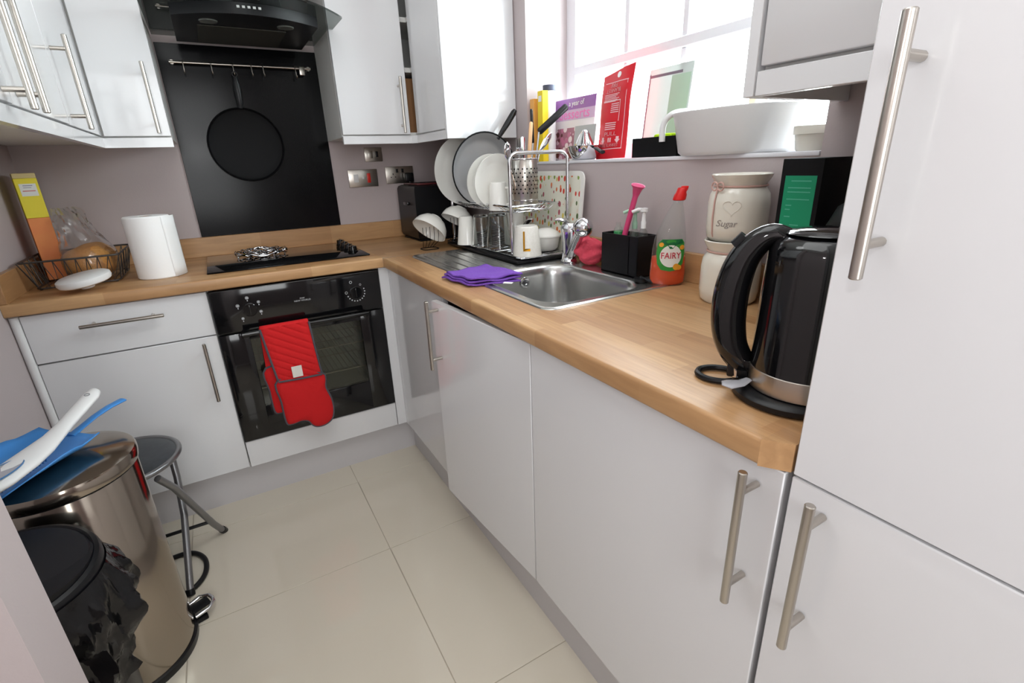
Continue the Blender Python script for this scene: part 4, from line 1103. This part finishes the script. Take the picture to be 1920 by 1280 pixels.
mb = MB(); mb.prism([(-.125, .182), (.125, .182), (.125, .222), (-.125, .222)], .0002, .0008, Mb); obj('cover_band', mb, BOOKP, t)
mb = MB(); mb.prism([(-.125, .145), (.125, .145), (.125, .182), (-.125, .182)], .0002, .0006, Mb); obj('cover_band', mb, mat('lilac_cover', (206, 176, 206), .4), t)
PHOTO = spots('dessert_photo', (168, 112, 128), [(96, 44, 44), (226, 196, 206), (196, 120, 150), (120, 60, 48), (240, 224, 226)], 42, .5, (1, 1, 1))
mb = MB(); mb.prism(rrect(-.120, .120, .006, .118, .03), .0002, .0006, Mb); obj('cover_photo', mb, PHOTO, t)
obj('spine', (lambda m: (m.prism([(-.1256, 0), (-.1250, 0), (-.1250, .222), (-.1256, .222)], -.028, 0, Mb), m)[1])(MB()), BOOKP, t)
text('lettering', 'a year of', .026, Mb @ Matrix.Translation((.01, .203, .001)), LABELW, t)
text('lettering', 'desserts', .050, Mb @ Matrix.Translation((0, .165, .0008)), BOOKK, t, sx=1.15)
t = thing('photo_card', 'small grey card with a round picture standing behind the steel juicer', 'card', (.05, -1.0, SZ))
Mc2 = frame_m((.062, -1.02, SZ+.0003), (0, -1, 0), (.12, 0, 1))
mb = MB(); mb.prism([(-.060, 0), (.060, 0), (.060, .118), (-.060, .118)], 0, .0015, Mc2); obj('card', mb, mat('grey_card', (186, 186, 184), .5), t)
mb = MB(); mb.prism(ell(0, .058, .040, .044), .0016, .002, Mc2); obj('round_picture', mb, PHOTO, t)
t = thing('citrus_juicer', 'small stainless steel citrus juicer with ribbed cone on window board', 'juicer', (.03, -1.05, SZ))
JC = (.040, -1.06, SZ+.0003)
mb = MB(); mb.lathe([(0, 0), (.036, 0), (.044, .006), (.056, .030), (.060, .046), (.062, .047), (.058, .044), (.05, .025), (.040, .018), (0, .016)], JC, 36); obj('juicer_bowl', mb, CHROME, t)
mb = MB(); mb.lathe([(.040, .040), (.034, .044), (.026, .062), (.016, .084), (.006, .098), (0, .100)], JC, 36)
for v in mb.bm.verts:
    a = math.atan2(v.co.y-JC[1], v.co.x-JC[0]); k = 1+.10*math.cos(8*a)
    v.co.x = JC[0]+(v.co.x-JC[0])*k; v.co.y = JC[1]+(v.co.y-JC[1])*k
obj('juicer_cone', mb, CHROME, t)
mb = MB(); mb.tube([(.035, -1.122, SZ+.038), (.030, -1.145, SZ+.032), (.024, -1.178, SZ+.022)], [.006, .009, .010], 10, flat=.6, up=(0, 0, 1)); obj('juicer_handle', mb, BLKP, t)

# red fire blanket pouch (its text is printed upside down when it leans like this)
RPOU = mat('red_vinyl', (214, 30, 44), .35); WPR = mat('white_pouch_print', (240, 196, 200), .5)
t = thing('fire_blanket_pouch', 'red fire blanket pouch with white print leaning in the window', 'pouch', (.09, -1.17, SZ))
Mr = frame_m((.080, -1.150, SZ+.0006), (0, -1, .02), (.13, -.155, 1))
mb = MB(); hw, hh = .075, .278; P = []; Q = []
nx, nz = 14, 20
for j in range(nz+1):
    v = j/nz; r1 = []; r2 = []
    for i in range(nx+1):
        u = i/nx*2-1; b = (1-u*u)**.5*min(1, 5*v)*min(1, 5*(1-v)) if abs(u) < 1 else 0
        wv = .0025*math.sin(7*v+3*u)
        zt = hh*v+(.010*u if j == nz else 0)
        r1.append(Mr @ Vector((u*hw*(1-.05*math.sin(pi*v)), zt, .0085*b+wv))); r2.append(Mr @ Vector((u*hw*(1-.05*math.sin(pi*v)), zt, -.006*b+wv)))
    P.append(r1); Q.append(r2)
mb.grid(P); mb.grid(Q); bmesh.ops.remove_doubles(mb.bm, verts=mb.bm.verts, dist=1e-5)
pouch = obj('pouch', mb, RPOU, t, sharp=70)
pz = lambda p: Vector((p.x, p.y, p.z+.0091*max(0, 1-(p.x/hw)**2)**.5*min(1, 5*min(p.y/hh, 1-p.y/hh))+.0025*math.sin(7*p.y/hh+3*p.x/hw)+.0006))
mb = MB(); mb.prism(ell(.008, .262, .0095, .0095, 18), 0, .0004)
for v in mb.bm.verts: v.co = Mr @ pz(v.co)
obj('hanging_hole', mb, mat('bright_hole', (246, 246, 246), .5), t)
def strip(mb, x0, x1, y0, y1):
    n = 8
    for a, b in (((x0, y0), (x1, y1)),):
        rows = [[Mr @ pz(Vector((x0+(x1-x0)*i/n, y0+(y1-y0)*j/4, 0))) for i in range(n+1)] for j in range(5)]
        mb.grid(rows)
mb = MB()
for a in ((-.058, .056, .030, .0325), (-.056, .058, .240, .2425), (.0535, .056, .030, .2425), (-.052, .030, .182, .1845), (.028, .0305, .118, .1845)): strip(mb, *a)
for k in range(6): strip(mb, -.050, .022-.008*(k % 3), .198-.0045*k+.005, .2-.0045*k+.005)
for k in range(5): strip(mb, -.012, .024, .172-.0065*k, .175-.0065*k)
for k in range(4): strip(mb, -.030, .020, .112-.0065*k, .115-.0065*k)
for s in (-1, 1):
    strip(mb, s*.036-.006, s*.036+.006, .060, .069); 
    for k in range(4): strip(mb, s*.036-.010+.0025*k, s*.036+.010-.0025*k, .060-.0028*(k+1), .060-.0028*k)
strip(mb, -.008, -.002, .052, .066); strip(mb, .002, .008, .052, .066)
obj('printed_lines', mb, WPR, t)
for bd, y, sz in (('FIRE', .232, .019), ('BLANKET', .216, .017)):
    text('lettering', bd, sz, Mr, WPR, t, sx=-1.0, warp=lambda p, y=y: pz(Vector((-.008-(-p.x), y-p.y, .0003+abs(p.z)))))
text('lettering', 'PULL', .018, Mr, WPR, t, warp=lambda p: pz(Vector((p.x-.0, p.y+.078, .0003+abs(p.z)))), sx=1.5)
text('lettering', 'FIRE BLANKET', .014, Mr, WPR, t, warp=lambda p: pz(Vector((p.x-.002, p.y+.042, .0003+abs(p.z)))), sx=.98)
# pale plastic wallet
t = thing('plastic_wallet', 'pale translucent document wallet leaning in the window behind the black tray', 'wallet', (.13, -1.33, SZ))
Mw = frame_m((.140, -1.320, SZ+.0006), (0, -1, 0), (.12, -.06, 1))
mb = MB(); mb.prism(rrect(-.086, .090, 0, .264, .004), 0, .003, Mw); obj('wallet', mb, mat('wallet_grey', (196, 202, 198), .3, trans=.25), t)
mb = MB(); mb.prism([(.010, .02), (.084, .02), (.084, .235), (.010, .235)], .0032, .0036, Mw); obj('green_panel', mb, mat('wallet_green', (176, 200, 178), .4), t)
mb = MB(); mb.prism([(-.082, .238), (.05, .238), (.05, .246), (-.082, .246)], .0032, .0036, Mw); mb.prism([(-.086, .05), (-.080, .05), (-.080, .25), (-.086, .25)], .0032, .0036, Mw); obj('dark_print', mb, mat('wallet_print', (120, 112, 124), .5), t)
# black tray with lime sponge
t = thing('planter_tray', 'low black rectangular tray on the window board beside the basin', 'tray', (.05, -1.42, SZ))
mb = MB(); x0, x1, y0, y1, z0, z1 = .012, .098, -1.505, -1.330, SZ+.0003, SZ+.055; w = .003
mb.box(x0, x1, y0, y1, z0, z0+.004)
for a in ((x0, x0+w, y0, y1), (x1-w, x1, y0, y1), (x0+w, x1-w, y0, y0+w), (x0+w, x1-w, y1-w, y1)): mb.box(*a, z0+.004, z1)
obj('tray', mb, BLKM, t)
tag(obj('sponge', bx(.022, .085, -1.475, -1.405, SZ+.035, SZ+.063, bev=.006), mat('lime_sponge', (190, 230, 20), .9, bump=(300, .4, (1, 1, 1)))), 'lime green sponge lying in the black tray', 'sponge')
# white oval basin, jug, small pot
t = thing('washing_up_bowl', 'large white oval plastic washing-up bowl on the window board', 'bowl', (.075, -1.655, SZ))
mb = MB(); mb.lathe([(0, 0), (.80, 0), (.86, .008), (.97, .098), (1.0, .104), (1.0, .107), (.95, .106), (.84, .012), (.78, .006), (0, .006)], (0, 0, 0), 64)
for v in mb.bm.verts:
    a = math.atan2(v.co.y, v.co.x); r = math.hypot(v.co.x, v.co.y)
    e = 2.6; f = (abs(math.cos(a))**e+abs(math.sin(a))**e)**(-1/e)
    v.co = Vector((.070+r*f*math.cos(a)*.115, -1.640+r*f*math.sin(a)*.166, SZ+.0003+v.co.z))
obj('basin', mb, WHITEP, t)
mb = MB(); mb.tube(spl([(.000, -1.462, SZ+.040), (.000, -1.462, SZ+.075), (.004, -1.470, SZ+.098), (.014, -1.492, SZ+.112), (.040, -1.525, SZ+.1135)], 4), .0085, 10)
obj('carry_handle', mb, WHITEP, t)
t = thing('ribbed_pot', 'small white ribbed pot at the right end of the window board', 'pot', (.045, -1.86, SZ))
mb = MB(); mb.lathe([(0, 0), (.030, 0), (.032, .004), (.037, .034), (.041, .035), (.041, .052), (.038, .053), (.036, .036), (.030, .006), (0, .005)], (.048, -1.863, SZ+.0003), 80)
for v in mb.bm.verts:
    h = v.co.z-SZ; a = math.atan2(v.co.y+1.863, v.co.x-.048)
    if .003 < h < .034:
        k = 1+.02*math.cos(40*a); v.co.x = .048+(v.co.x-.048)*k; v.co.y = -1.863+(v.co.y+1.863)*k
obj('pot', mb, CREAMC, t)

# ------------------------------------------------------------------ left end of the worktop
t = thing('wire_basket', 'grey wire basket of bread and cereal in the left worktop corner', 'basket', (-1.57, -.28, HW))
WIRE = mat('grey_wire', (86, 82, 80), .45, .6)
mb = MB(); ax0, ax1, ay0, ay1 = -1.705, -1.445, -.435, -.135; cx0, cx1, cy0, cy1 = -1.685, -1.465, -.415, -.155
loop_rect(mb, ax0, ax1, ay0, ay1, HW+.094, .0032, .02); loop_rect(mb, cx0, cx1, cy0, cy1, HW+.006, .0028, .02)
def side(p0, p1, q0, q1, n):
    for k in range(n):
        a = k/n; b = (k+1)/n; m_ = (a+b)/2
        A = Vector(p0).lerp(Vector(p1), a); B = Vector(q0).lerp(Vector(q1), m_); C_ = Vector(p0).lerp(Vector(p1), b)
        mb.tube([A, B, C_], .0017, 5)
zt, zb = HW+.094, HW+.006
side((ax0, ay0, zt), (ax1, ay0, zt), (cx0, cy0, zb), (cx1, cy0, zb), 9); side((ax0, ay1, zt), (ax1, ay1, zt), (cx0, cy1, zb), (cx1, cy1, zb), 9)
side((ax0, ay0, zt), (ax0, ay1, zt), (cx0, cy0, zb), (cx0, cy1, zb), 5); side((ax1, ay0, zt), (ax1, ay1, zt), (cx1, cy0, zb), (cx1, cy1, zb), 5)
for k in range(9): x = cx0+.02+k*.0225; mb.tube([(x, cy0, zb), (x, cy1, zb)], .0016, 5)
for x in (cx0+.01, cx1-.01):
    for y in (cy0+.01, cy1-.01): mb.tube([(x, y, HW+.0003), (x, y, zb)], .004, 6)
obj('wires', mb, WIRE, t)
CZ = HW+.0095
t = thing('cereal_carton', 'tall narrow yellow and orange cereal carton standing in the wire basket', 'carton', (-1.6565, -.25, CZ), (0, 0, math.radians(15)))
CER_Y = mat('cereal_yellow', (250, 226, 60), .45, noise=(22, (236, 224, 60), (1, 1, 1))); CER_O = mat('cereal_orange', (238, 124, 78), .45, noise=(16, (246, 166, 90), (1, 1, 1)))
x0, x1, y0, y1 = -.029, .029, -.008, .115; CQ = CZ
obj('carton_lower', bx(x0, x1, y0, y1, 0, 1.125-CQ, bev=.001, seg=1), CER_O, t, local=True)
obj('carton_upper', bx(x0, x1, y0, y1, 1.1252-CQ, 1.252-CQ, bev=.001, seg=1), CER_Y, t, local=True)
obj('carton_flap', bx(x0, x1, y0, y1, 1.2522-CQ, 1.268-CQ, bev=.001, seg=1), mat('carton_edge', (216, 196, 140), .6), t, local=True)
l0 = obj('label', bx(x0+.009, x1-.007, y0-.0006, y0-.0001, 1.196-CQ, 1.235-CQ), LABELW, t, local=True)
mb = MB(); mb.box(x0+.014, x1-.012, y0-.0009, y0-.0006, 1.211-CQ, 1.2135-CQ); obj('label_stripe', mb, mat('label_red', (206, 90, 80), .5), l0, local=True)
mb = MB(); mb.box(x0+.018, x1-.016, y0-.0009, y0-.0006, 1.228-CQ, 1.230-CQ); mb.box(x0+.018, x1-.02, y0-.0009, y0-.0006, 1.222-CQ, 1.2235-CQ); obj('label_lines', mb, mat('label_grey', (120, 120, 150), .5), l0, local=True)
# bread in a clear bag
BRC = mat('bread_crust', (198, 122, 50), .7, noise=(26, (236, 184, 112), (1, 1, 1)), bump=(120, .5, (1, 1, 1)))
t = thing('bread_loaf', 'golden brown bread loaf in a clear bag in the wire basket', 'bread', (-1.55, -.27, CZ))
mb = MB(); mb.sphere((0, 0, 0), 1, 40)
for v in mb.bm.verts:
    x, y, z = v.co; e = .72
    s = lambda q: math.copysign(abs(q)**e, q)
    f = 1+.05*math.sin(6*x+1)*math.cos(4*y)+.02*math.sin(17*y+9*z)
    v.co = Vector((min(-1.482, -1.545+s(x)*.072*f), -.285+s(y)*.085, CZ+.056+s(z)*.055*(1+.12*math.sin(4*x+.6))))
    v.co.z = max(v.co.z, CZ+.001)
obj('loaf', mb, BRC, t, sharp=180)
BAG = glass('clear_film', (254, 254, 254), 3.0, .16, frost=.04)
t = thing('bread_bag', 'crinkled clear plastic bag gathered above the bread loaf', 'bag', (-1.56, -.25, CZ))
mb = MB(); rows = []
for j in range(22):
    v = j/21
    w = [.078, .086, .090, .088, .080, .066, .055, .048, .044, .046, .052, .050][min(11, int(v*11))]
    k = v*11-int(v*11); i2 = min(11, int(v*11)+1); W_ = [.074, .080, .083, .082, .078, .070, .060, .052, .048, .048, .050, .040]
    w = W_[min(11, int(v*11))]*(1-k)+W_[i2]*k
    cx, cy = -1.547-.055*max(0, v-.4)/.6, -.285+.075*max(0, v-.35)/.65
    row = []
    for i in range(40):
        a = 2*pi*i/40; cr = 1+(.02+.20*max(0, v-.38))*math.sin(5*a+9*v)+(.20*max(0, v-.34))*math.sin(9*a-13*v+1)+.14*max(0, v-.34)*math.sin(14*a+21*v)+.10*max(0, v-.3)*math.sin(19*a-37*v)
        row.append((cx+w*cr*math.cos(a), cy+w*1.12*cr*math.sin(a)*(1-.45*max(0, v-.4)), CZ+.004+v*.232))
    row.append(row[0]); rows.append(row)
mb.grid(rows); bmesh.ops.remove_doubles(mb.bm, verts=mb.bm.verts, dist=1e-6)
for v in mb.bm.verts:
    v.co.x = max(v.co.x, -1.6215); v.co.y = min(v.co.y, -.152)
obj('film', mb, BAG, t, sharp=25)
# kitchen roll, lid
t = thing('kitchen_roll', 'white kitchen paper roll standing on the worktop left of the hob', 'kitchen roll', (-1.345, -.405, HW))
mb = MB(); RR = .069
pr = [(.021, 0), (RR-.004, 0), (RR, .004), (RR, .206), (RR-.004, .210), (.021, .210), (.021, 0)]
mb.lathe(pr, (-1.345, -.405, HW+.0003), 48); obj('roll', mb, PAPER, t)
mb = MB(); P = []
for k in range(9):
    a = math.radians(14-8*k); r = RR+.0012+.0013*max(0, 5-k)**1.3
    P.append([(-1.345+r*math.cos(a), -.405+r*math.sin(a), HW+.002+.206*j/6) for j in range(7)])
mb.grid(P); obj('loose_sheet', mb, PAPER, t, solid=.0008)
mb = MB(); mb.lathe([(.0205, .001), (.0205, .209), (.019, .209), (.019, .001), (.0205, .001)], (-1.345, -.405, HW+.0003), 24); obj('core', mb, CARD, t)
t = thing('round_lid', 'round white plastic lid tilted on the worktop in front of the basket', 'lid', (-1.535, -.515, HW))
mb = MB(); mb.lathe([(0, .0), (.018, .0), (.020, .012), (.062, .014), (.070, .018), (.0735, .026), (.072, .036), (.064, .041), (0, .043)], (0, 0, 0), 40, Matrix.Translation((-1.535, -.512, HW+.0090)) @ Matrix.Rotation(math.radians(-8), 4, 'Y') @ Matrix.Rotation(math.radians(4), 4, 'X'))
for v in mb.bm.verts: v.co.z = max(v.co.z, HW+.0004)
obj('lid', mb, WHITEP, t)

# ------------------------------------------------------------------ bins, stool, dustpan, cable
BC = (-1.572, -1.155)
t = thing('pedal_bin', 'tall polished steel pedal bin by the left wall with dustpan on top', 'bin', (BC[0], BC[1], 0))
mb = MB(); mb.lathe([(0, 0), (.152, 0), (.154, .006), (.154, .022), (.150, .024), (0, .024)], (*BC, 0), 64); obj('base_ring', mb, BLKP, t)
mb = MB(); mb.lathe([(.148, .0245), (.1485, .0245), (.1485, .588), (.147, .590), (0, .590)], (*BC, 0), 72); obj('bin_body', mb, BIN, t)
mb = MB(); mb.lathe([(.149, .594), (.1535, .595), (.1545, .600), (.1545, .618), (.1515, .624), (.13, .630), (.07, .635), (0, .636)], (*BC, 0), 72); obj('lid', mb, BIN, t)
mb = MB(); mb.lathe([(.1487, .590), (.1502, .590), (.1502, .5945), (.1487, .5945)], (*BC, 0), 72); obj('lid_seal', mb, BLKP, t)
pd = Vector((.93, .37, 0)).normalized(); ps = Vector((-pd.y, pd.x, 0)); c0 = Vector((*BC, 0))
mb = MB(); mb.tube([c0+pd*.150+ps*.03+Vector((0, 0, .03)), c0+pd*.185+ps*.034+Vector((0, 0, .035)), c0+pd*.205+ps*.018+Vector((0, 0, .036)), c0+pd*.208+Vector((0, 0, .036)), c0+pd*.205-ps*.018+Vector((0, 0, .036)), c0+pd*.185-ps*.034+Vector((0, 0, .035)), c0+pd*.150-ps*.03+Vector((0, 0, .03))], .0055, 10); obj('pedal_loop', mb, CHROME, t)
mb = MB(); mb.tube([c0+pd*.15+Vector((0, 0, .034)), c0+pd*.198+Vector((0, 0, .036))], .02, 10, flat=.25, up=(0, 0, 1)); obj('pedal_pad', mb, BLKP, t)
mb = MB(); n0 = mb.box(.140, .182, -.012, .012, .0006, .016, bev=.003); mb.xf(n0, Matrix.Translation(c0) @ Matrix.Rotation(math.atan2(pd.y, pd.x)-.12, 4, 'Z')); obj('foot', mb, BLKP, t)

KC = (-1.592, -1.478)
t = thing('swing_bin', 'black plastic bin with a bin liner hanging over its rim, in front of steel bin', 'bin', (KC[0], KC[1], 0))
mb = MB(); mb.lathe([(0, 0), (.105, 0), (.110, .01), (.125, .565), (.125, .57), (0, .57)], (*KC, 0), 56); obj('bin_body', mb, BLKP, t)
Mk = Matrix.Translation((KC[0], KC[1], .566)) @ Euler((math.radians(7), math.radians(3), 0)).to_matrix().to_4x4()
mb = MB(); mb.lathe([(.129, -.028), (.1370, -.026), (.1370, -.004), (.133, .005), (.126, .008), (.122, .005)], (0, 0, 0), 64, Mk); obj('rim', mb, BLKP, t)
mb = MB(); mb.lathe([(.1215, .005), (.118, .010), (.09, .0125), (.05, .013), (0, .013)], (0, 0, 0), 64, Mk); obj('swing_lid', mb, mat('black_satin_lid', (24, 24, 28), .4), t)
LINER = mat('black_bin_liner', (13, 13, 15), .16, bump=(30, .5, (1, 1, .5)))
mb = MB(); rows = []; rn = random.Random(3); nn = 120
ph = [rn.random()*6 for _ in range(8)]
for j in range(20):
    v = j/19; row = []
    for i in range(nn):
        a = 2*pi*i/nn
        d = math.cos(a-.65)                                       # hangs out most towards the room
        bulge = .024*math.sin(pi*min(1, v*1.25))*(.5+.5*max(0, d))
        cr = .010*math.sin(13*a+ph[0]+4*v)+.007*math.sin(23*a+ph[1]-7*v)+.006*math.sin(37*a+ph[2]+9*v)+.008*math.sin(7*a+11*v+ph[3])
        length = .17+.07*max(0, math.cos(a+.9))+.02*math.sin(5*a+ph[4])
        r = .138+.001+bulge+cr*min(1, v*2.2)-.018*max(0, v-.55)
        z = .545-.004*math.cos(a)*10*0-v*length
        z += .018*math.sin(a+1.9)*0
        row.append((KC[0]+max(r, .130)*math.cos(a), KC[1]+max(r, .130)*math.sin(a), z))
    row.append(row[0]); rows.append(row)
mb.grid(rows); bmesh.ops.remove_doubles(mb.bm, verts=mb.bm.verts, dist=1e-6)
for v in mb.bm.verts:
    v.co.x = max(v.co.x, XL+.003); v.co.y = max(v.co.y, -1.697)
    dd = math.hypot(v.co.x-BC[0], v.co.y-BC[1])
    if dd < .153: v.co.x = BC[0]+(v.co.x-BC[0])*.153/dd; v.co.y = BC[1]+(v.co.y-BC[1])*.153/dd
obj('bin_liner', mb, LINER, t, sharp=60, recalc=True)

# folding stool
t = thing('folding_stool', 'folding stool with round black seat and grey tube legs behind the bin', 'stool', (-1.535, -.835, 0))
SC = (-1.535, -.832)
mb = MB(); mb.lathe([(0, .420), (.138, .420), (.146, .424), (.1445, .434), (.130, .438), (.07, .440), (0, .440)], (*SC, 0), 48); obj('seat', mb, mat('black_speckled_vinyl', (26, 28, 32), .3, noise=(60, (60, 66, 72), (1, 1, 1))), t)
TUBE = mat('grey_tube', (136, 136, 138), .3, .8)
mb = MB(); mb.tube([(SC[0]+.150*math.cos(a), SC[1]+.150*math.sin(a), .430) for a in [2*pi*k/56 for k in range(56)]], .0085, 10, closed=True); obj('seat_rim', mb, TUBE, t)
for x in (-1.425, -1.645):
    s = 1 if x > -1.5 else -1
    A = [(x-.012*s, -.955, .412), (x+.012*s, -.915, .345), (x+.035*s, -.84, .215), (x+.062*s, -.762, .075), (x+.078*s, -.722, .012)]
    mb = MB(); mb.tube(A, .0105, 10); lg = obj('leg', mb, TUBE, t)
    mb = MB(); mb.tube([(x+.0765*s, -.7262, .020), (x+.0815*s, -.7125, .0008)], .0125, 10); obj('foot_cap', mb, BLKP, lg)
    B_ = [(x, -.730, .412), (x+.002*s, -.765, .30), (x, -.83, .19), (x-.008*s, -.90, .11), (x-.018*s, -.985, .012)]
    mb = MB(); mb.tube(B_, .0105, 10); lg = obj('leg', mb, TUBE, t)
    mb = MB(); mb.tube([(x-.018*s, -.982, .018), (x-.018*s, -.991, .0008)], .0125, 10); obj('foot_cap', mb, BLKP, lg)
mb = MB(); mb.tube([(-1.425+.057, -.775, .098), (-1.645-.057, -.775, .098)], .006, 8); pass
obj('crossbar', mb, BLKP, t)

# dustpan and brush on the bin lid
DZ = .642
t = thing('dustpan', 'bright blue plastic dustpan lying on the steel bin lid', 'dustpan', (-1.60, -1.13, DZ))
dd = Vector((.66, .75, 0)).normalized(); ss = Vector((dd.y, -dd.x, 0)); O = Vector((-1.612, -1.160, DZ))
def dp(a, b, z): return O+dd*a+ss*b+Vector((0, 0, z))
mb = MB(); rows = []
for i in range(17):
    u = i/16*2-1                              # across
    row = []
    for j in range(15):
        v = j/14                              # mouth -> back
        w = .108*(1-.35*max(0, v-.45)**1.3); wall = .030*(abs(u)**4)*min(1, .35+1.2*v)*(1-.55*max(0, v-.7)/.3)+.016*max(0, v-.8)/.2
        row.append(dp(-.125+.235*v-.01*u*u*v, u*w, .001+wall+.006*(1-v)*0))
    rows.append(row)
mb.grid(rows); obj('scoop', mb, BLUE, t, solid=.0028, sharp=60)
mb = MB(); mb.tube([dp(.100, 0, .014), dp(.128, 0, .022), dp(.165, 0, .032), dp(.205, 0, .038), dp(.245, 0, .039)], [.013, .011, .011, .012, .013], 12, flat=.34, up=(0, 0, 1)); obj('handle', mb, BLUE, t)
t = thing('hand_brush', 'white hand brush with grey inlay lying across the blue dustpan', 'brush', (-1.60, -1.2, DZ+.03))
e = Vector((.42, .88, .0)).normalized(); q = Vector((e.y, -e.x, 0)); O2 = Vector((-1.578, -1.228, DZ+.044))
def bp_(a, b, z): return O2+e*a+q*b+Vector((0, 0, z))
mb = MB(); rows = []
HWD = [(-.135, .008, -.004), (-.125, .028, -.004), (-.09, .038, -.003), (-.03, .038, 0), (.02, .032, .004), (.06, .024, .010), (.10, .0190, .020), (.15, .0195, .034), (.195, .0205, .047), (.212, .015, .052), (.219, .003, .054)]
for a, w, z in HWD: rows.append([bp_(a, w*math.cos(b), z+(.011 if a > .05 else .013)*math.sin(b)*min(1, w/.012)) for b in [2*pi*k/20 for k in range(21)]])
mb.grid(rows); bmesh.ops.remove_doubles(mb.bm, verts=mb.bm.verts, dist=1e-6); obj('brush_body', mb, WHITEP, t, sharp=60)
mb = MB(); mb.prism([(a, w) for a, w in ell(-.075, 0, .050, .024, 28)], .0098, .0110, frame_m(O2, e, -q)); obj('grey_inlay', mb, mat('grey_rubber', (176, 174, 182), .6), t)
mb = MB(); P = [frame_m(O2, e, -q) @ Vector((x, y, .0108)) for x, y in ell(-.075, 0, .051, .025, 28)]; mb.tube(P, .0016, 6, closed=True); obj('inlay_edge', mb, mat('steel_blue', (74, 122, 170), .4), t)
mb = MB(); mb.tube([bp_(.188+.004*math.cos(a), .006*math.sin(a), .0565+.0012*math.cos(a)) for a in [2*pi*k/14 for k in range(14)]], .0008, 5, closed=True); obj('hanging_hole', mb, mat('hole_grey', (120, 120, 124), .5), t)
mb = MB()
for i in range(16):
    for j in range(5): 
        a, b = -.112+i*.0084, -.018+j*.009; mb.tube([bp_(a, b*.7, -.004), bp_(a, b*.6, -.022)], [.002, .0016], 4)
tag(obj('bristles', mb, mat('blue_bristles', (60, 110, 170), .8), t), kind='stuff')

# black cable behind the bin
mb = MB(); mb.tube(spl([(-1.66, -.90, .0085), (-1.56, -.80, .0085), (-1.484, -.779, .0085), (-1.435, -.796, .0085), (-1.404, -.850, .0085), (-1.402, -.915, .0085), (-1.424, -.962, .0085), (-1.462, -.985, .0085), (-1.53, -.992, .0085)], 5), .008, 10)
tag(obj('cable', mb, BLKP), 'thick black cable looping on the floor beside the steel bin', 'cable')

# families of repeats
FAM = {'plate': 'plates standing in the dish rack', 'mug': 'mugs drying in the dish rack', 'tumbler': 'clear tumblers in the lower rack tier',
       'storage_jar': 'stacked cream storage jars', 'bowl': 'upturned white bowls on wire stands', 'wire_stand': 'black wire stands for bowls',
       'soap_dispenser': 'soap dispensers in the sink caddy', 'base_cabinet': 'white base cabinets', 'corner_base_cabinet': 'white base cabinets',
       'appliance_cabinet': 'white base cabinets', 'wall_cabinet': 'white wall cabinets', 'corner_wall_cabinet': 'white wall cabinets',
       'wall_socket': 'chrome wall plates', 'plinth': 'white plinth boards', 'worktop': 'oak worktop runs'}
for o in list(S.objects):
    if o.parent is None and 'label' in o:
        g = FAM.get(o.name.split('.')[0])
        if g: o['group'] = g
